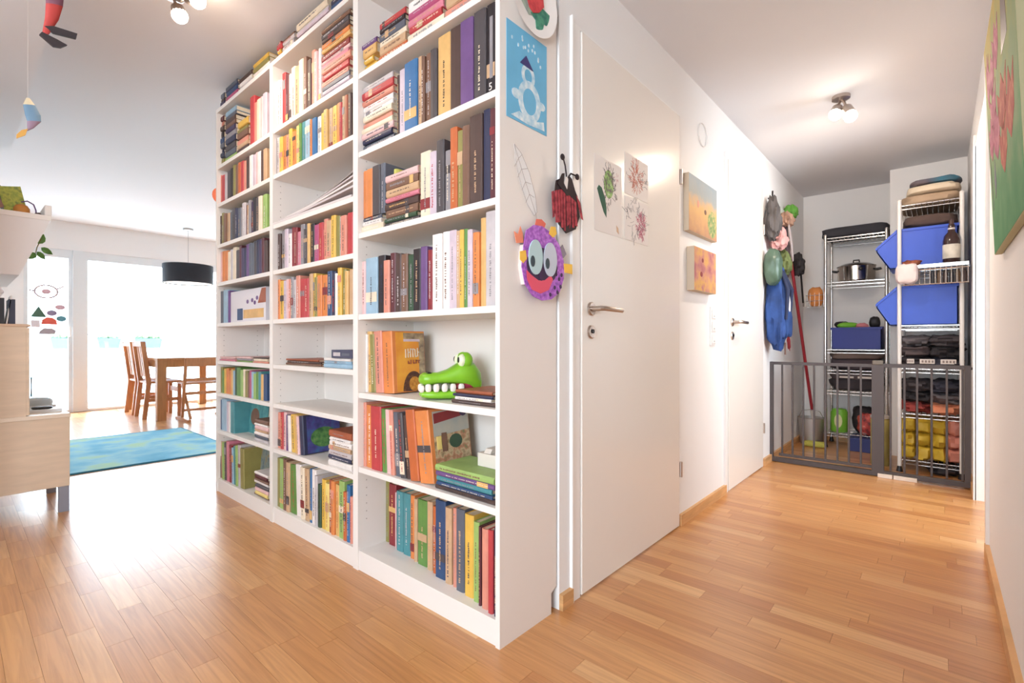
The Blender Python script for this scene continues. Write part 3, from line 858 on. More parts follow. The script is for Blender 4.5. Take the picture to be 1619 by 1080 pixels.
# large sheets and folders, sagging, on the seventh shelf of the middle bookcase
ysL, ysR = on_x(428, XF), on_x(556, XF)
for i in range(5):
    m = MB(); N_ = 12
    th = 0.010 - i * 0.0008
    top = []; bot = []
    for k in range(N_ + 1):
        f = k / N_
        y = ysL - 0.01 - 0.05 * i - (ysL - ysR - 0.02 - 0.05 * i) * f
        zz = U2[6] + 0.012 * i + 0.055 * max(0, (f - 0.25)) ** 1.3 * (0.3 + i * 0.2) + (0.014 * i if i else 0) * f
        if i == 0: zz = U2[6] + 0.0
        top.append((y, zz + th)); bot.append((y, zz))
    m.prism(top + bot[::-1], 'x', XF + 0.004 + 0.012 * i, XF + 0.27)
    o = m.build('paper_folder', mat('folder%d' % i, ('d6cbc8', 'c9bcbc', 'd9cfcb', 'bfb3b4', '8f8582')[i], 0.8))
    tag(o, '%s folder of large sheets, %s from bottom, seventh shelf up, middle bookcase' % (('pale', 'greyish', 'off-white', 'grey', 'dark grey')[i], ORD[i]), 'folder', 'folders of large sheets')
# orange balloon-like edge behind the dining-end bookcase
o = tag(MB().lathe([(0.001, -.004), (0.05, -.003), (0.055, 0), (0.05, .003), (0.001, .004)], (0, 0, 0), 20, 'y').build('paper_disc', mat('orange_card', 'e0704a', 0.6), None, (XF + 0.035, 3.402, ht(308, XF, 3.4)), smooth=True), 'orange card disc on the outer side of the dining-end bookcase', 'decoration')

# crocodile toy
CG = mat('croc_green', '86c22e', 0.3, var=0.12, scale=12)
cr = thing('toy_crocodile', 'green plastic crocodile head toy with open mouth and teeth', 'toy', (XF + 0.118, on_x(716, XF + .118), U1[2]), (0, 0, math.radians(147)))
cr.scale = (1.06, 1.06, 1.06)
def ring(x, w, zc, hz, n=16, e=0.8):
    out = []
    for k in range(n):
        a = 2 * PI * k / n
        cy = math.copysign(abs(math.cos(a)) ** e, math.cos(a)); sz = math.copysign(abs(math.sin(a)) ** e, math.sin(a))
        out.append((x, w * cy, zc + hz * sz))
    return out
# local x: snout direction
MB().loft([ring(-.10, .010, .052, .012), ring(-.092, .034, .062, .034), ring(-.07, .048, .078, .046), ring(-.04, .052, .090, .046), ring(-.01, .050, .085, .034), ring(.02, .046, .077, .024),
           ring(.05, .043, .072, .019), ring(.08, .044, .070, .021), ring(.100, .040, .070, .021), ring(.112, .028, .069, .014), ring(.116, .010, .068, .006)]).build('upper_jaw', CG, cr, smooth=True)
MB().loft([ring(-.07, .030, .028, .022), ring(-.04, .046, .020, .018), ring(0, .050, .017, .016), ring(.05, .049, .017, .016), ring(.085, .044, .018, .015), ring(.108, .030, .019, .011), ring(.114, .01, .02, .005)]).build('lower_jaw', CG, cr, smooth=True)
MB().loft([ring(-.075, .026, .048, .018), ring(-.05, .038, .046, .020), ring(-.02, .038, .044, .014), ring(.0, .03, .042, .008)]).build('mouth', mat('mouth_red', '9c2c42', 0.5), cr, smooth=True)
TW = mat('tooth_white', 'f2e6dc', 0.35)
for s in (-1, 1):
    for i, xx in enumerate((-.022, .006, .034, .062, .088)):
        MB().blob((xx, s * (.041 - (.007 if i == 4 else 0)), .041), (.0105, .008, .014), 0.7, n=10, m=6).build('tooth', TW, cr, smooth=True)
    e = MB().blob((-.040, s * .028, .130), (.025, .024, .030), n=14, m=10).build('eye_bulge', CG, cr, smooth=True)
    e2 = MB().blob((-.026, s * .034, .132), (.016, .019, .022), n=14, m=10).build('eyeball', mat('eye_cream', 'eef0cf', 0.3), e, smooth=True)
    MB().blob((-.0125, s * .041, .134), (.004, .007, .010), n=12, m=8).build('pupil', BLACK, e, smooth=True)
    MB().blob((.083, s * .021, .0895), (.009, .006, .003), n=10, m=6).build('nostril', BLACK, cr, smooth=True)
MB().blob((.108, 0, .040), (.009, .010, .014), 0.7, n=10, m=6).build('tooth', TW, cr, smooth=True)
MB().blob((.108, .024, .038), (.009, .010, .013), 0.7, n=10, m=6).build('tooth', TW, cr, smooth=True)
MB().blob((.108, -.024, .038), (.009, .010, .013), 0.7, n=10, m=6).build('tooth', TW, cr, smooth=True)

# ================================================================== CRAFT WORK ON THE END PANEL
PY = 0.9965      # panel face
def flat(parent, name, poly, m, y=0.0, t=0.0012):
    return MB().prism(poly, 'y', y - t, y).build(name, m, parent)
sn = thing('snowman_picture', 'light blue paper with a white snowman wearing a purple hat', 'picture', (1.117, PY, 1.621))
flat(sn, 'sheet', rect(0, .203, 0, .30), mat('paper_blue', '6fb6da', 0.75, var=.05, scale=10))
PW = ramp_mat('chalk_white', [(0.35, 'a9cfe2'), (0.55, 'd5e6ee'), (0.7, 'eef3f4')], 45)
def ringpoly(cx, cz, rx, rz, w, n=28, y=-.001):
    m = MB()
    for i in range(n):
        a, b = 2 * PI * i / n, 2 * PI * (i + 1) / n
        q = [(cx + rx * math.cos(a), cz + rz * math.sin(a)), (cx + rx * math.cos(b), cz + rz * math.sin(b)), (cx + (rx - w) * math.cos(b), cz + (rz - w) * math.sin(b)), (cx + (rx - w) * math.cos(a), cz + (rz - w) * math.sin(a))]
        m.prism(q, 'y', y - .0006, y)
    return m
ringpoly(.112, .082, .058, .066, .024).build('snowman_body', PW, sn)
ringpoly(.104, .162, .034, .036, .015, y=-.0018).build('snowman_head', PW, sn)
flat(sn, 'snowman_arm', circle(.172, .088, .022, .014, 12), PW, -.001)
flat(sn, 'snowman_arm', circle(.045, .085, .022, .016, 12), PW, -.001)
flat(sn, 'snow_ground', [(.02, .012), (.06, .035), (.11, .018), (.185, .04), (.19, .012), (.1, .006)], PW, -.001)
flat(sn, 'hat', [(.062, .189), (.128, .186), (.092, .222)], mat('hat_purple', '3b3570', 0.7), -.0026)
for i in range(14):
    flat(sn, 'snowflake', circle(R.uniform(.02, .185), R.uniform(.215, .275), .004, .006, 6), PW, -.001)
pp = thing('paper_plate', 'white paper plate collage with red and green paint', 'craft work', (1.235, PY - .004, 2.035))
MB().lathe([(0.001, -.004), (.085, -.004), (.118, -.016), (.120, -.016), (.088, 0.003), (.001, 0.003)], (0, 0, 0), 36, 'y').build('plate', PAPER, pp, smooth=True)
flat(pp, 'red_shape', [(-.035, -.005), (-.02, -.035), (.0, -.045), (.03, -.03), (.055, .0), (.05, .03), (.0, .06), (-.04, .03)], ramp_mat('paint_red', [(.35, 'b93038'), (.6, 'd8474a')], 40), -.006, .003)
flat(pp, 'green_shape', [(.0, -.03), (.05, -.005), (.10, -.01), (.085, -.055), (.06, -.05), (.05, -.085), (.02, -.095), (.015, -.06), (-.01, -.05)], ramp_mat('paint_green', [(.35, '2c6f62'), (.55, '4f9a7a'), (.7, '3a7f70')], 40), -.004, .002)
flat(pp, 'grey_shape', [(-.075, .02), (-.06, -.03), (-.02, -.06), (.01, -.05), (-.02, -.03), (-.045, .02)], ramp_mat('paint_grey', [(.35, '8f9a92'), (.6, 'a9b7a5')], 40), -.0045, .001)
# leaf drawing
lf = thing('leaf_drawing', 'white paper leaf with thin pencil veins above the purple mask', 'drawing', (1.152, PY, 1.31))
lp = [(.0, .235), (.035, .215), (.075, .165), (.105, .10), (.115, .045), (.10, .03), (.065, .06), (.035, .11), (.012, .165)]
flat(lf, 'sheet', lp, mat('leaf_paper', 'efecea', 0.8))
vm = MB()
def line(pts, r=.0007): vm.tube([(p[0], -.0016, p[1]) for p in pts], r, 5)
line(lp + lp[:1]); line([(.0, .235), (.05, .14), (.11, .035), (.122, -.01)])
for a, b, c_ in (((.02, .195), (.038, .212), (.05, .2)), ((.035, .165), (.065, .175), (.078, .16)), ((.055, .13), (.085, .13), (.098, .112)), ((.075, .095), (.1, .09), (.112, .06))):
    line([a, b]); line([a, (a[0] - .018, a[1] - .03)])
vm.build('pencil_lines', mat('pencil', 'a99a94', 0.8), lf)
# ladybird
lb = thing('ladybird_craft', 'red and black paper ladybird with antennae beside the white door', 'craft work', (1.405, WY - 0.0135, 1.39))
RF = ramp_mat('fringe_red', [(.3, '6e1f2a'), (.5, 'a6323f'), (.7, 'c04a52')], 60, .8)
KB = mat('craft_black', '2d2022', 0.8)
flat(lb, 'body_outline', [(-.072, .02), (-.06, .085), (-.03, .10), (.0, .08), (.035, .10), (.07, .06), (.085, -.01), (.06, -.06), (.0, -.085), (-.045, -.06), (-.068, -.02)], KB, 0, .002)
for i in range(9):
    x = -.086 + i * .0165
    flat(lb, 'red_strip', [(x, .065 - abs(i - 4) * .006), (x + .013, .065 - abs(i - 3) * .006), (x + .018 + R.uniform(-.004, .004), -.055 - R.uniform(0, .03) + abs(i - 4) * .006), (x + .006, -.06 - R.uniform(0, .02) + abs(i - 4) * .006)], RF, -.002 - .0005 * (i % 3), .0012)
flat(lb, 'red_strip', [(.06, .06), (.085, .04), (.105, -.02), (.09, -.015)], RF, -.003, .001)
flat(lb, 'head', [(-.055, .075), (-.03, .115), (-.015, .12), (-.02, .085), (0, .065), (.01, .12), (.03, .11), (.055, .065), (.0, .045)], KB, -.0042, .0016)
flat(lb, 'face', [(-.018, .085), (.0, .068), (.01, .10), (-.004, .115)], PAPER, -.0046, .001)
for pts, e in (((( -.004, .11), (-.012, .145), (-.022, .165)), (-.028, .172)), (((.006, .11), (.022, .128), (.05, .128)), (.062, .126))):
    an = MB().tube([(p[0], -.006, p[1]) for p in pts], .0028, 6).build('antenna', KB, lb)
    MB().blob((e[0], -.006, e[1]), (.011, .006, .011), n=10, m=8).build('antenna_ball', KB, an, smooth=True)
# purple mask
mk = thing('monster_mask', 'purple glitter paper mask with two big eyes and red mouth', 'craft work', (1.268, PY, 1.185), (0, 0, math.radians(-5)))
PUR = ramp_mat('glitter_purple', [(.3, '7d449a'), (.5, 'ab5cc0'), (.65, 'c47fd2'), (.8, '9a54b0')], 90, .5)
head = [(-.085, .05), (-.075, .095), (-.04, .118), (.0, .120), (.045, .105), (.085, .07), (.108, .015), (.108, -.04), (.085, -.09), (.045, -.115), (0, -.122), (-.045, -.11), (-.08, -.075), (-.095, -.02)]
flat(mk, 'face', head, PUR, -.022, .003)
MB().prism([(-.085, .05), (-.095, -.02), (-.08, -.075), (-.07, -.07), (-.085, -.02), (-.075, .05)], 'y', -.022, -.001).build('spacer', mat('card_edge', 'e3d3cc', 0.8), mk)
MB().prism([(-.05, .03), (.05, .03), (.05, -.05), (-.05, -.05)], 'y', -.022, 0).build('spacer', MATS['card_edge'], mk)
for cx, nm in ((-.035, 'l'), (.035, 'r')):
    e = flat(mk, 'eye', circle(cx, .015, .032, .056, 24), mat('eye_' + nm, 'b5cdcf' if nm == 'l' else 'c2c6d2', 0.5), -.025, .005)
    MB().prism(circle(cx - .016, .0, .010, .018, 14), 'y', -.0312, -.029).build('pupil', mat('pupil_dark', '2f3f47', 0.4), e)
flat(mk, 'eye_rim', circle(-.0, -.01, .074, .06, 20), mat('lash_dark', '43304c', 0.8), -.025, .0008)
flat(mk, 'mouth', [(-.075, -.03), (-.05, -.045), (-.02, -.058), (.01, -.055), (.04, -.035), (.05, -.05), (.03, -.085), (-.01, -.10), (-.05, -.09), (-.072, -.06)], mat('mouth_pink', 'e0526a', 0.6), -.025, .0016)
flat(mk, 'nose', [(-.028, -.01), (.0, -.015), (-.004, -.058), (-.012, -.058)], mat('nose_dark', '43284e', 0.7), -.0266, .0014)
for (x, z) in ((.068, -.03), (.082, -.045), (.095, -.03), (.06, -.075), (.074, -.09), (.038, -.10), (.09, -.07)):
    flat(mk, 'spot', circle(x, z, .006, .007, 8), MATS['nose_dark'], -.025, .001)
OC = mat('foam_orange', 'ea8a68', 0.7); YC = mat('foam_yellow', 'f0bd4a', 0.7); GC = mat('foam_grey', '8f8590', 0.7)
for poly, m in (([(-.115, .05), (-.125, .085), (-.108, .078), (-.098, .105), (-.088, .085), (-.085, .055)], OC),
                ([(-.035, .105), (-.025, .14), (.0, .143), (.02, .132), (.012, .115), (-.01, .102)], mat('foam_red', 'dd6a56', 0.7)),
                ([(.03, .10), (.04, .125), (.062, .128), (.068, .105), (.05, .09)], YC),
                ([(.088, .06), (.105, .075), (.125, .045), (.11, .03), (.09, .045)], GC),
                ([(.105, .01), (.11, -.02), (.15, -.022), (.15, .012)], YC),
                ([(-.105, .0), (-.105, .025), (-.08, .032), (-.075, .005), (-.09, -.01)], YC)):
    flat(mk, 'foam_tab', poly, m, -.020 if m is not YC else -.0255, .002)

# ================================================================== DRAWINGS ON THE DOOR, PAINTINGS, SWITCHES
DYF = WY - 0.0125
def scribble(parent, name, cx, cz, rx, rz, n, m, seed, y=-.0012, r=.0007):
    rs = random.Random(seed); s = MB()
    for i in range(n):
        a = rs.uniform(0, 2 * PI); k = rs.uniform(.15, 1); l = rs.uniform(.2, .55)
        p = (cx + rx * k * math.cos(a), cz + rz * k * math.sin(a))
        b = a + rs.uniform(-.6, .6)
        q = (p[0] + rx * l * math.cos(b), p[1] + rz * l * math.sin(b))
        mid = ((p[0] + q[0]) / 2 + rs.uniform(-.2, .2) * rx, (p[1] + q[1]) / 2 + rs.uniform(-.2, .2) * rz)
        s.tube([(p[0], y, p[1]), (mid[0], y, mid[1]), (q[0], y, q[1])], r, 4)
    return s.build(name, m, parent)
DP = mat('door_paper', 'ece4df', 0.75)
da = thing('child_drawing', 'drawing with green leaf collage taped to the white door', 'drawing', (1.594, DYF, 1.352), group='drawings taped to the door')
flat(da, 'sheet', rect(0, .209, 0, .288), DP, 0, .0008)
flat(da, 'collage', circle(.105, .195, .036, .056, 18), ramp_mat('collage', [(.3, '2e3040'), (.42, '5a4a48'), (.5, '6f9a48'), (.62, '9abf6a'), (.75, 'e3dfd8')], 55), -.0008, .0008)
scribble(da, 'pen_strokes', .105, .185, .05, .07, 50, KB, 5)
flat(da, 'green_feather', [(.018, .16), (.03, .175), (.05, .17), (.075, .135), (.086, .10), (.086, .062), (.066, .08), (.04, .12)], mat('feather_green', '2f5c46', 0.8, var=.2, scale=30), -.0008, .0012)
scribble(da, 'pink_strokes', .17, .235, .02, .03, 12, bmat('lpink'), 9)
flat(da, 'brown_mark', [(.168, .02), (.185, .012), (.18, .035), (.165, .045)], bmat('tan'), -.0008, .0006)
db = thing('child_drawing', 'drawing with an orange scribble taped above another drawing on the door', 'drawing', (1.83, DYF, 1.545), group='drawings taped to the door')
flat(db, 'sheet', rect(0, .215, 0, .17), DP, 0, .0008)
scribble(db, 'orange_scribble', .10, .085, .055, .06, 110, bmat('salmon'), 11, r=.0009)
scribble(db, 'grey_scribble', .11, .07, .09, .06, 22, bmat('grey'), 12)
dc = thing('child_drawing', 'drawing with a red scribble and grey lines below the orange one', 'drawing', (1.83, DYF, 1.354), group='drawings taped to the door')
flat(dc, 'sheet', rect(0, .215, 0, .18), DP, 0, .0008)
scribble(dc, 'red_scribble', .145, .075, .04, .05, 110, bmat('pink'), 13, r=.0009)
scribble(dc, 'grey_scribble', .10, .09, .09, .08, 55, bmat('grey'), 14)
scribble(dc, 'blue_mark', .02, .125, .004, .012, 8, bmat('navy'), 15)
# paintings by the second door
pa = thing('painting', 'canvas painting of a yellow field under a grey-blue sky', 'painting', (2.478, WY, 1.50), group='small canvas paintings')
B(0, .42, -.028, 0, 0, .297, c=.001).build('canvas', mat('canvas_side', 'c9b69f', 0.8), pa)
flat(pa, 'painted_face', rect(.002, .418, .002, .295), ramp_mat('field_paint', [(.0, 'b98a6a'), (.2, 'cf9f6c'), (.45, 'd8ab6c'), (.6, 'c2a583'), (.7, '9da09c'), (1, '8c9aa3')], 16, .6, 'Z', .5), -.028, .0006)
flat(pa, 'painted_tree', circle(.34, .085, .07, .075, 14), ramp_mat('tree_paint', [(.35, '6f8a52'), (.5, '93a468'), (.65, 'cdb07a')], 60), -.0286, .0004)
flat(pa, 'painted_figure', circle(.13, .16, .012, .02, 10), bmat('salmon'), -.0286, .0004)
flat(pa, 'painted_dot', circle(.235, .135, .018, .014, 10), bmat('brown'), -.0286, .0004)
pb = thing('painting', 'small square canvas in pink and orange below the field painting', 'painting', (2.52, WY, 1.197), group='small canvas paintings')
B(0, .327, -.040, 0, 0, .228, c=.001).build('canvas', MATS['canvas_side'], pb)
flat(pb, 'painted_face', rect(.002, .325, .002, .226), ramp_mat('pink_paint', [(.3, 'a85a68'), (.43, 'c08078'), (.52, 'd29a70'), (.6, 'd9a85c'), (.72, 'b5707a')], 11), -.040, .0006)
flat(pb, 'painted_dot', circle(.10, .09, .018, .014, 10), bmat('dred'), -.0406, .0004)
flat(pb, 'painted_dot', circle(.12, .165, .014, .012, 10), bmat('dred'), -.0406, .0004)
sw = thing('light_switch', 'white triple switch plate beside the second door', 'switch', (2.86, WY, 0.905))
B(0, .082, -.008, 0, 0, .225, c=.002).build('plate', FRAMEW, sw)
for i in range(3):
    r_ = B(.012, .070, -.013, -.007, .012 + .072 * i, .068 + .072 * i, c=.002).build('rocker', FRAMEW, sw)
    B(.034, .05, -.0134, -.0125, .024 + .072 * i, .029 + .072 * i).build('mark', mat('switch_mark', '9a9390', 0.6), r_)
rg = thing('wall_ring', 'thin white wire ring hanging on the wall above the paintings', 'decoration', (2.74, WY - 0.006, 2.075))
MB().tube([(.062 * math.cos(a * PI / 18), 0, .062 * math.sin(a * PI / 18)) for a in range(37)], .0032, 6, False).build('ring', mat('ring_white', 'ebe6e2', 0.6), rg, smooth=True)
# tulip painting on the opposite wall
tp = thing('tulip_painting', 'tall canvas with pink tulips on green beside the open doorway', 'painting', (2.345, RY, 1.226), (math.radians(-2.2), 0, 0))
TG = ramp_mat('tulip_ground', [(0.0, '4a8a58'), (.2, '5c9463'), (.4, '849f74'), (.6, '8fa277'), (.8, 'a5a86c'), (1, 'bda960')], 10, .85, 'Z', .6)
B(-.80, 0, .002, .02, 0, .70, c=.001).build('canvas', mat('canvas_edge', 'b5b08c', 0.8), tp)
def rflat(name, poly, m, y=.020, t=.0008):
    return MB().prism(poly, 'y', y, y + t).build(name, m, tp)
rflat('painted_face', rect(-.798, -.002, .002, .698), TG, .020, .0006)
TPK = ramp_mat('tulip_pink', [(.3, '9c4a68'), (.5, 'b8667e'), (.7, 'd096a0')], 30, .85)
TRD = ramp_mat('tulip_red', [(.3, 'a04440'), (.55, 'b86050'), (.75, 'cc8a70')], 30, .85)
for (x, z, rx, rz, m) in ((-.10, .56, .05, .09, TPK), (-.22, .53, .09, .07, TPK), (-.36, .56, .09, .07, TPK), (-.22, .43, .10, .07, TPK), (-.12, .36, .08, .07, TPK), (-.28, .33, .11, .08, TPK), (-.46, .36, .12, .08, TRD), (-.44, .25, .10, .08, TRD), (-.62, .30, .10, .09, TRD)):
    rflat('painted_tulip', [(x - rx, z + rz * .8), (x - rx * .45, z + rz * .35), (x, z + rz), (x + rx * .45, z + rz * .35), (x + rx, z + rz * .8), (x + rx * .8, z - rz * .4), (x, z - rz), (x - rx * .8, z - rz * .4)], m, .0206, .0006)
rflat('painted_trunk', [(-.50, .47), (-.64, .47), (-.62, .66), (-.56, .69)], bmat('dbrown'), .0206, .0005)
rflat('painted_leaf', [(-.16, .16), (-.2, .20), (-.18, .28), (-.14, .22)], bmat('slate'), .0206, .0005)
rflat('painted_stem', [(-.06, .14), (-.08, .14), (-.03, .38), (-.02, .36)], bmat('dgreen'), .0206, .0004)

# ================================================================== CEILING SPOTS
BULB = emis('bulb_glow', 'ffe9cf', 30.0)
def spot(label, loc, dirs, power, aims):
    t = thing('ceiling_spotlight', label, 'lamp', loc, group='ceiling spotlights')
    MB().lathe([(.045, 0), (.045, -.018), (.02, -.026)], (0, 0, 0), 20).build('mount', STEEL, t, smooth=True)
    for d, aim in zip(dirs, aims):
        d = Vector(d); u = d.normalized()
        arm = MB().tube([(0, 0, -.02), (d.x * .3, d.y * .3, -.045), d * .55], .007, 8).build('arm', STEEL, t, smooth=True)
        MB().tube([d * .5, d * .62, d * .95], [.012, .026, .032], 14).build('lamp_head', STEEL, t, smooth=True)
        MB().blob(d, (.033, .033, .033), n=14, m=10).build('bulb', BULB, t, smooth=True)
        sl = light('spot_light', 'SPOT', Vector(loc) + d + u * .045, power, (1.0, 0.82, 0.65), shadow_soft_size=.04, spot_size=math.radians(165), spot_blend=.6)
        sl.rotation_euler = Vector(aim).to_track_quat('-Z', 'Y').to_euler()
    return t
spot('twin ceiling spotlight glowing in the hall', (3.34, .42, HC), [(-.05, .02, -.115), (-.09, -.055, -.16)], 38.0, [(.95, .1, -1), (-.35, -.1, -1)])
spot('ceiling spotlight glowing near the bookcases', (.66, 2.60, MC), [(.02, -.02, -.10), (.06, -.125, -.06)], 13.0, [(.1, -.1, -1), (.3, .3, -1)])

# ================================================================== SAFETY GATE
GX = 4.2
def gy(px): return on_x(px, GX)
gt = thing('safety_gate', 'dark grey metal safety gate across the hall', 'gate', (GX, 0, 0))
def gbar(name, px, w, z0, z1, d=.02):
    y = gy(px); return B(-d / 2, d / 2, y - w / 2, y + w / 2, z0, z1, c=.001).build(name, DARK, gt)
yl, yr, ylp = gy(1213), RY + 0.012, gy(1388)
gbar('hinge_post', 1217, .052, .02, .772, .03)
gbar('latch_post', 1388, .068, .02, .770, .034)
for p in (1236.7, 1253, 1270, 1287, 1305, 1324, 1342, 1361):
    gbar('bar', p, .012, .06, .757, .012)
for p in (1408, 1430, 1450, 1473, 1497, 1522):
    gbar('bar', p, .012, .05, .757, .012)
B(-.011, .011, ylp, yl, .752, .774).build('top_rail', DARK, gt)
B(-.011, .011, ylp + .03, gy(1232), .052, .070).build('gate_bottom_rail', DARK, gt)
B(-.016, .016, ylp, yl, .006, .038, c=.001).build('threshold_rail', DARK, gt)
B(-.011, .011, yr, ylp, .752, .778).build('extension_top_rail', DARK, gt)
B(-.014, .014, yr, gy(1450), .012, .045, c=.001).build('extension_bottom_rail', DARK, gt)
B(-.014, .014, gy(1450), ylp, .03, .045).build('extension_sill', DARK, gt)
B(-.02, .01, ylp, gy(1411), .0, .026).build('floor_strip', mat('pale_strip', 'e2d3c4', 0.6), gt)
B(-.02, .01, gy(1413), gy(1450), .0, .026).build('floor_strip', MATS['pale_strip'], gt)
gbar('end_post', 1530, .03, .02, .775, .024)
B(-.02, .02, ylp - .03, ylp + .03, .77, .80, c=.004).build('latch', mat('latch_plastic', '6a6258', 0.5), gt)
for z in (.04, .76):
    MB().tube([(0, yl - .01, z), (0, WY - .001, z)], .008, 8).build('pressure_bolt', DARK, gt)
    MB().tube([(0, yr + .02, z), (0, RY + .001, z)], .008, 8).build('pressure_bolt', DARK, gt)
MB().tube([(0.0, WY - .012, .03), (0.0, WY - .012, .775)], .003, 6).build('wall_bracket', DARK, gt)

# ================================================================== STORAGE RACKS
def wire_shelf(t, x0, x1, y0, y1, z, along='x', lip=.0, step=.03):
    s = B(x0, x1, y0, y0 + .006, z - .006, z).build('shelf', CHROME, t)
    m = MB()
    for (a, b, c, d) in ((x0, x1, y0, y0 + .006), (x0, x1, y1 - .006, y1), (x0, x0 + .006, y0, y1), (x1 - .006, x1, y0, y1)):
        m.box(a, b, c, d, z - .006, z)
        m.box(a, b, c, d, z - .032, z - .027)
    m.build('shelf_frame', CHROME, s)
    w = MB()
    if along == 'x':
        y = y0 + step
        while y < y1 - .01:
            w.box(x0, x1, y - .0018, y + .0018, z - .004, z); y += step
    else:
        x = x0 + step
        while x < x1 - .01:
            w.box(x - .0018, x + .0018, y0, y1, z - .004, z); x += step
    # zigzag truss along the front edges
    for (xx) in (x0 + .003,):
        k = 0; y = y0
        while y < y1 - .03:
            w.tube([(xx, y, z - .029), (xx, y + .02, z - .004), (xx, min(y + .04, y1), z - .029)], .0014, 4, False); y += .04
    stuff(w.build('wires', CHROME, s))
    return s
def rack(label, x0, x1, y0, y1, zs, top, pm):
    t = thing('wire_rack', label, 'rack', (0, 0, 0), group='wire storage racks')
    for x in (x0, x1):
        for y in (y0, y1):
            p = MB().tube([(x, y, 0.04), (x, y, top)], .0125, 10).build('post', pm, t, smooth=True)
            MB().blob((x, y, top + .006), (.014, .014, .010), n=10, m=6).build('cap', pm, p, smooth=True)
            MB().tube([(x, y, 0), (x, y, .04)], [.020, .012], 10).build('foot', BLACK, p)
    for z in zs:
        wire_shelf(t, x0, x1, y0, y1, z)
    return t
RX0, RX1, RY0, RY1 = 4.47, 5.02, -.118, .212
ZR = [.09, .42, .74, 1.045, 1.455, 1.90]
rack('white-posted wire rack with two blue bins beside the pier', RX0, RX1, RY0, RY1, ZR, 1.93, WPOST)
LX0, LX1, LY0, LY1 = 5.09, 5.41, .325, .755
ZL = [.13, .50, .68, .86, 1.45, 1.84]
rack('chrome wire rack with a cooking pot in the corner', LX0, LX1, LY0, LY1, ZL, 1.86, CHROME)

BIN = mat('bin_blue', '2f55c8', 0.4, var=.04, scale=4)
def hopper(zb, label):
    t = thing('storage_bin', label, 'bin', (RX0 + .02, 0, zb), group='blue hopper bins')
    P = [(-.10, .28), (.229, .28), (.346, .165), (.346, .13), (.27, 0), (-.10, 0)]
    w = .34; th = .006
    for x in (0, w - th):
        MB().prism(P, 'x', x, x + th).build('side_wall', BIN, t)
    B(0, w, -.10, -.094, 0, .28).build('back_wall', BIN, t)
    B(0, w, -.10, .27, 0, .006).build('base', BIN, t)
    MB().prism([(.27, 0), (.346, .13), (.346, .165), (.340, .165), (.340, .133), (.266, .006)], 'x', 0, w).build('front_lip', BIN, t)
    MB().box(-.008, w + .008, -.106, .229, .262, .28).build('rim', BIN, t)
    MB().prism([(.222, .28), (.350, .158), (.350, .14), (.222, .262)], 'x', -.008, .0).build('rim', BIN, t)
    for y in (.20, .01):
        B(-.004, .0, y, y + .008, .0, .262).build('rib', BIN, t)
    return t
hopper(ZR[4] + .001, 'blue hopper bin behind a bottle on the wire rack')
hopper(ZR[3] + .001, 'blue hopper bin under the wire basket')
# bottle
bt = thing('bottle', 'dark glass bottle with pale foil neck and pale label on the rack', 'bottle', (RX0 - .03, -.065, ZR[4] + .004))
MB().lathe([(.040, 0), (.045, .006), (.045, .15), (.038, .185), (.020, .21), (.017, .25), (.017, .262)], n=20).build('glass', mat('bottle_brown', '3a2624', 0.12), bt, smooth=True)
MB().lathe([(.0455, .03), (.0458, .032), (.0458, .122), (.0455, .124)], n=20).build('label', mat('bottle_label', 'd9d2c4', 0.6, var=.2, scale=20), bt, smooth=True)
MB().lathe([(.0185, .205), (.019, .235), (.012, .255), (.011, .265)], n=16).build('neck_foil', mat('cap_white', 'cfc8c4', 0.35), bt, smooth=True)
MB().lathe([(.013, .262), (.013, .285), (.007, .30)], n=14).build('stopper', mat('stopper_brown', '4a3432', .5), bt, smooth=True)
tr = thing('wire_basket', 'chrome wire basket hooked on the front of the wire rack', 'basket', (RX0 - .055, 0, ZR[4] - .135))
B(-.06, .10, -.15, .185, .128, .136).build('tray', mat('grey_tray', '8f8a86', 0.5), tr)
B(-.062, -.056, -.15, .185, .112, .135).build('front_rim', CHROME, tr)
B(-.062, .10, -.152, -.148, .10, .106).build('side_rim', CHROME, tr)
for i in range(13):
    y = -.145 + i * .027
    MB().tube([(-.059, y, .115), (-.059, y, .0), (.05, y, .0)], .0022, 5).build('wire', CHROME, tr)
for z in (0, .1):
    MB().tube([(-.06, -.15, z), (-.06, .185, z)], .003, 6).build('wire', CHROME, tr)
for i in range(6):
    y = -.13 + i * .032
    o = MB().lathe([(.013, 0), (.013, .065), (.008, .075), (.008, .09)], n=10).build('spice_jar', mat('spice%d' % (i % 3), ('3a2a28', '57402e', '2c2c34')[i % 3], 0.4), None, (RX0 - .08, y, ZR[4] - .131), smooth=True)
    tag(o, 'small dark jar, %s from the wall, in the wire basket' % ORD[i], 'jar', 'jars in the wire basket')
o = MB().blob((0, 0, .062), (.05, .062, .068), .55, .18, 4, 18, 12).build('paper_bag', mat('bag_pinkwhite', 'e9d6d2', 0.8, var=.06, scale=14), None, (RX0 - .13, .165, ZR[4] - .12), smooth=True)
tag(o, 'pale pink folded bag hanging over the rack corner post', 'bag')
o = MB().blob((0, 0, .012), (.035, .05, .018), .8, .5, 5, 12, 8, 5).build('bag_contents', mat('brown_nuts', '8a4a32', 0.7, var=.4, scale=60), None, (RX0 - .12, .14, ZR[4] + .004), smooth=True)
tag(o, 'brown and red packets in the pale pink bag', 'packets')
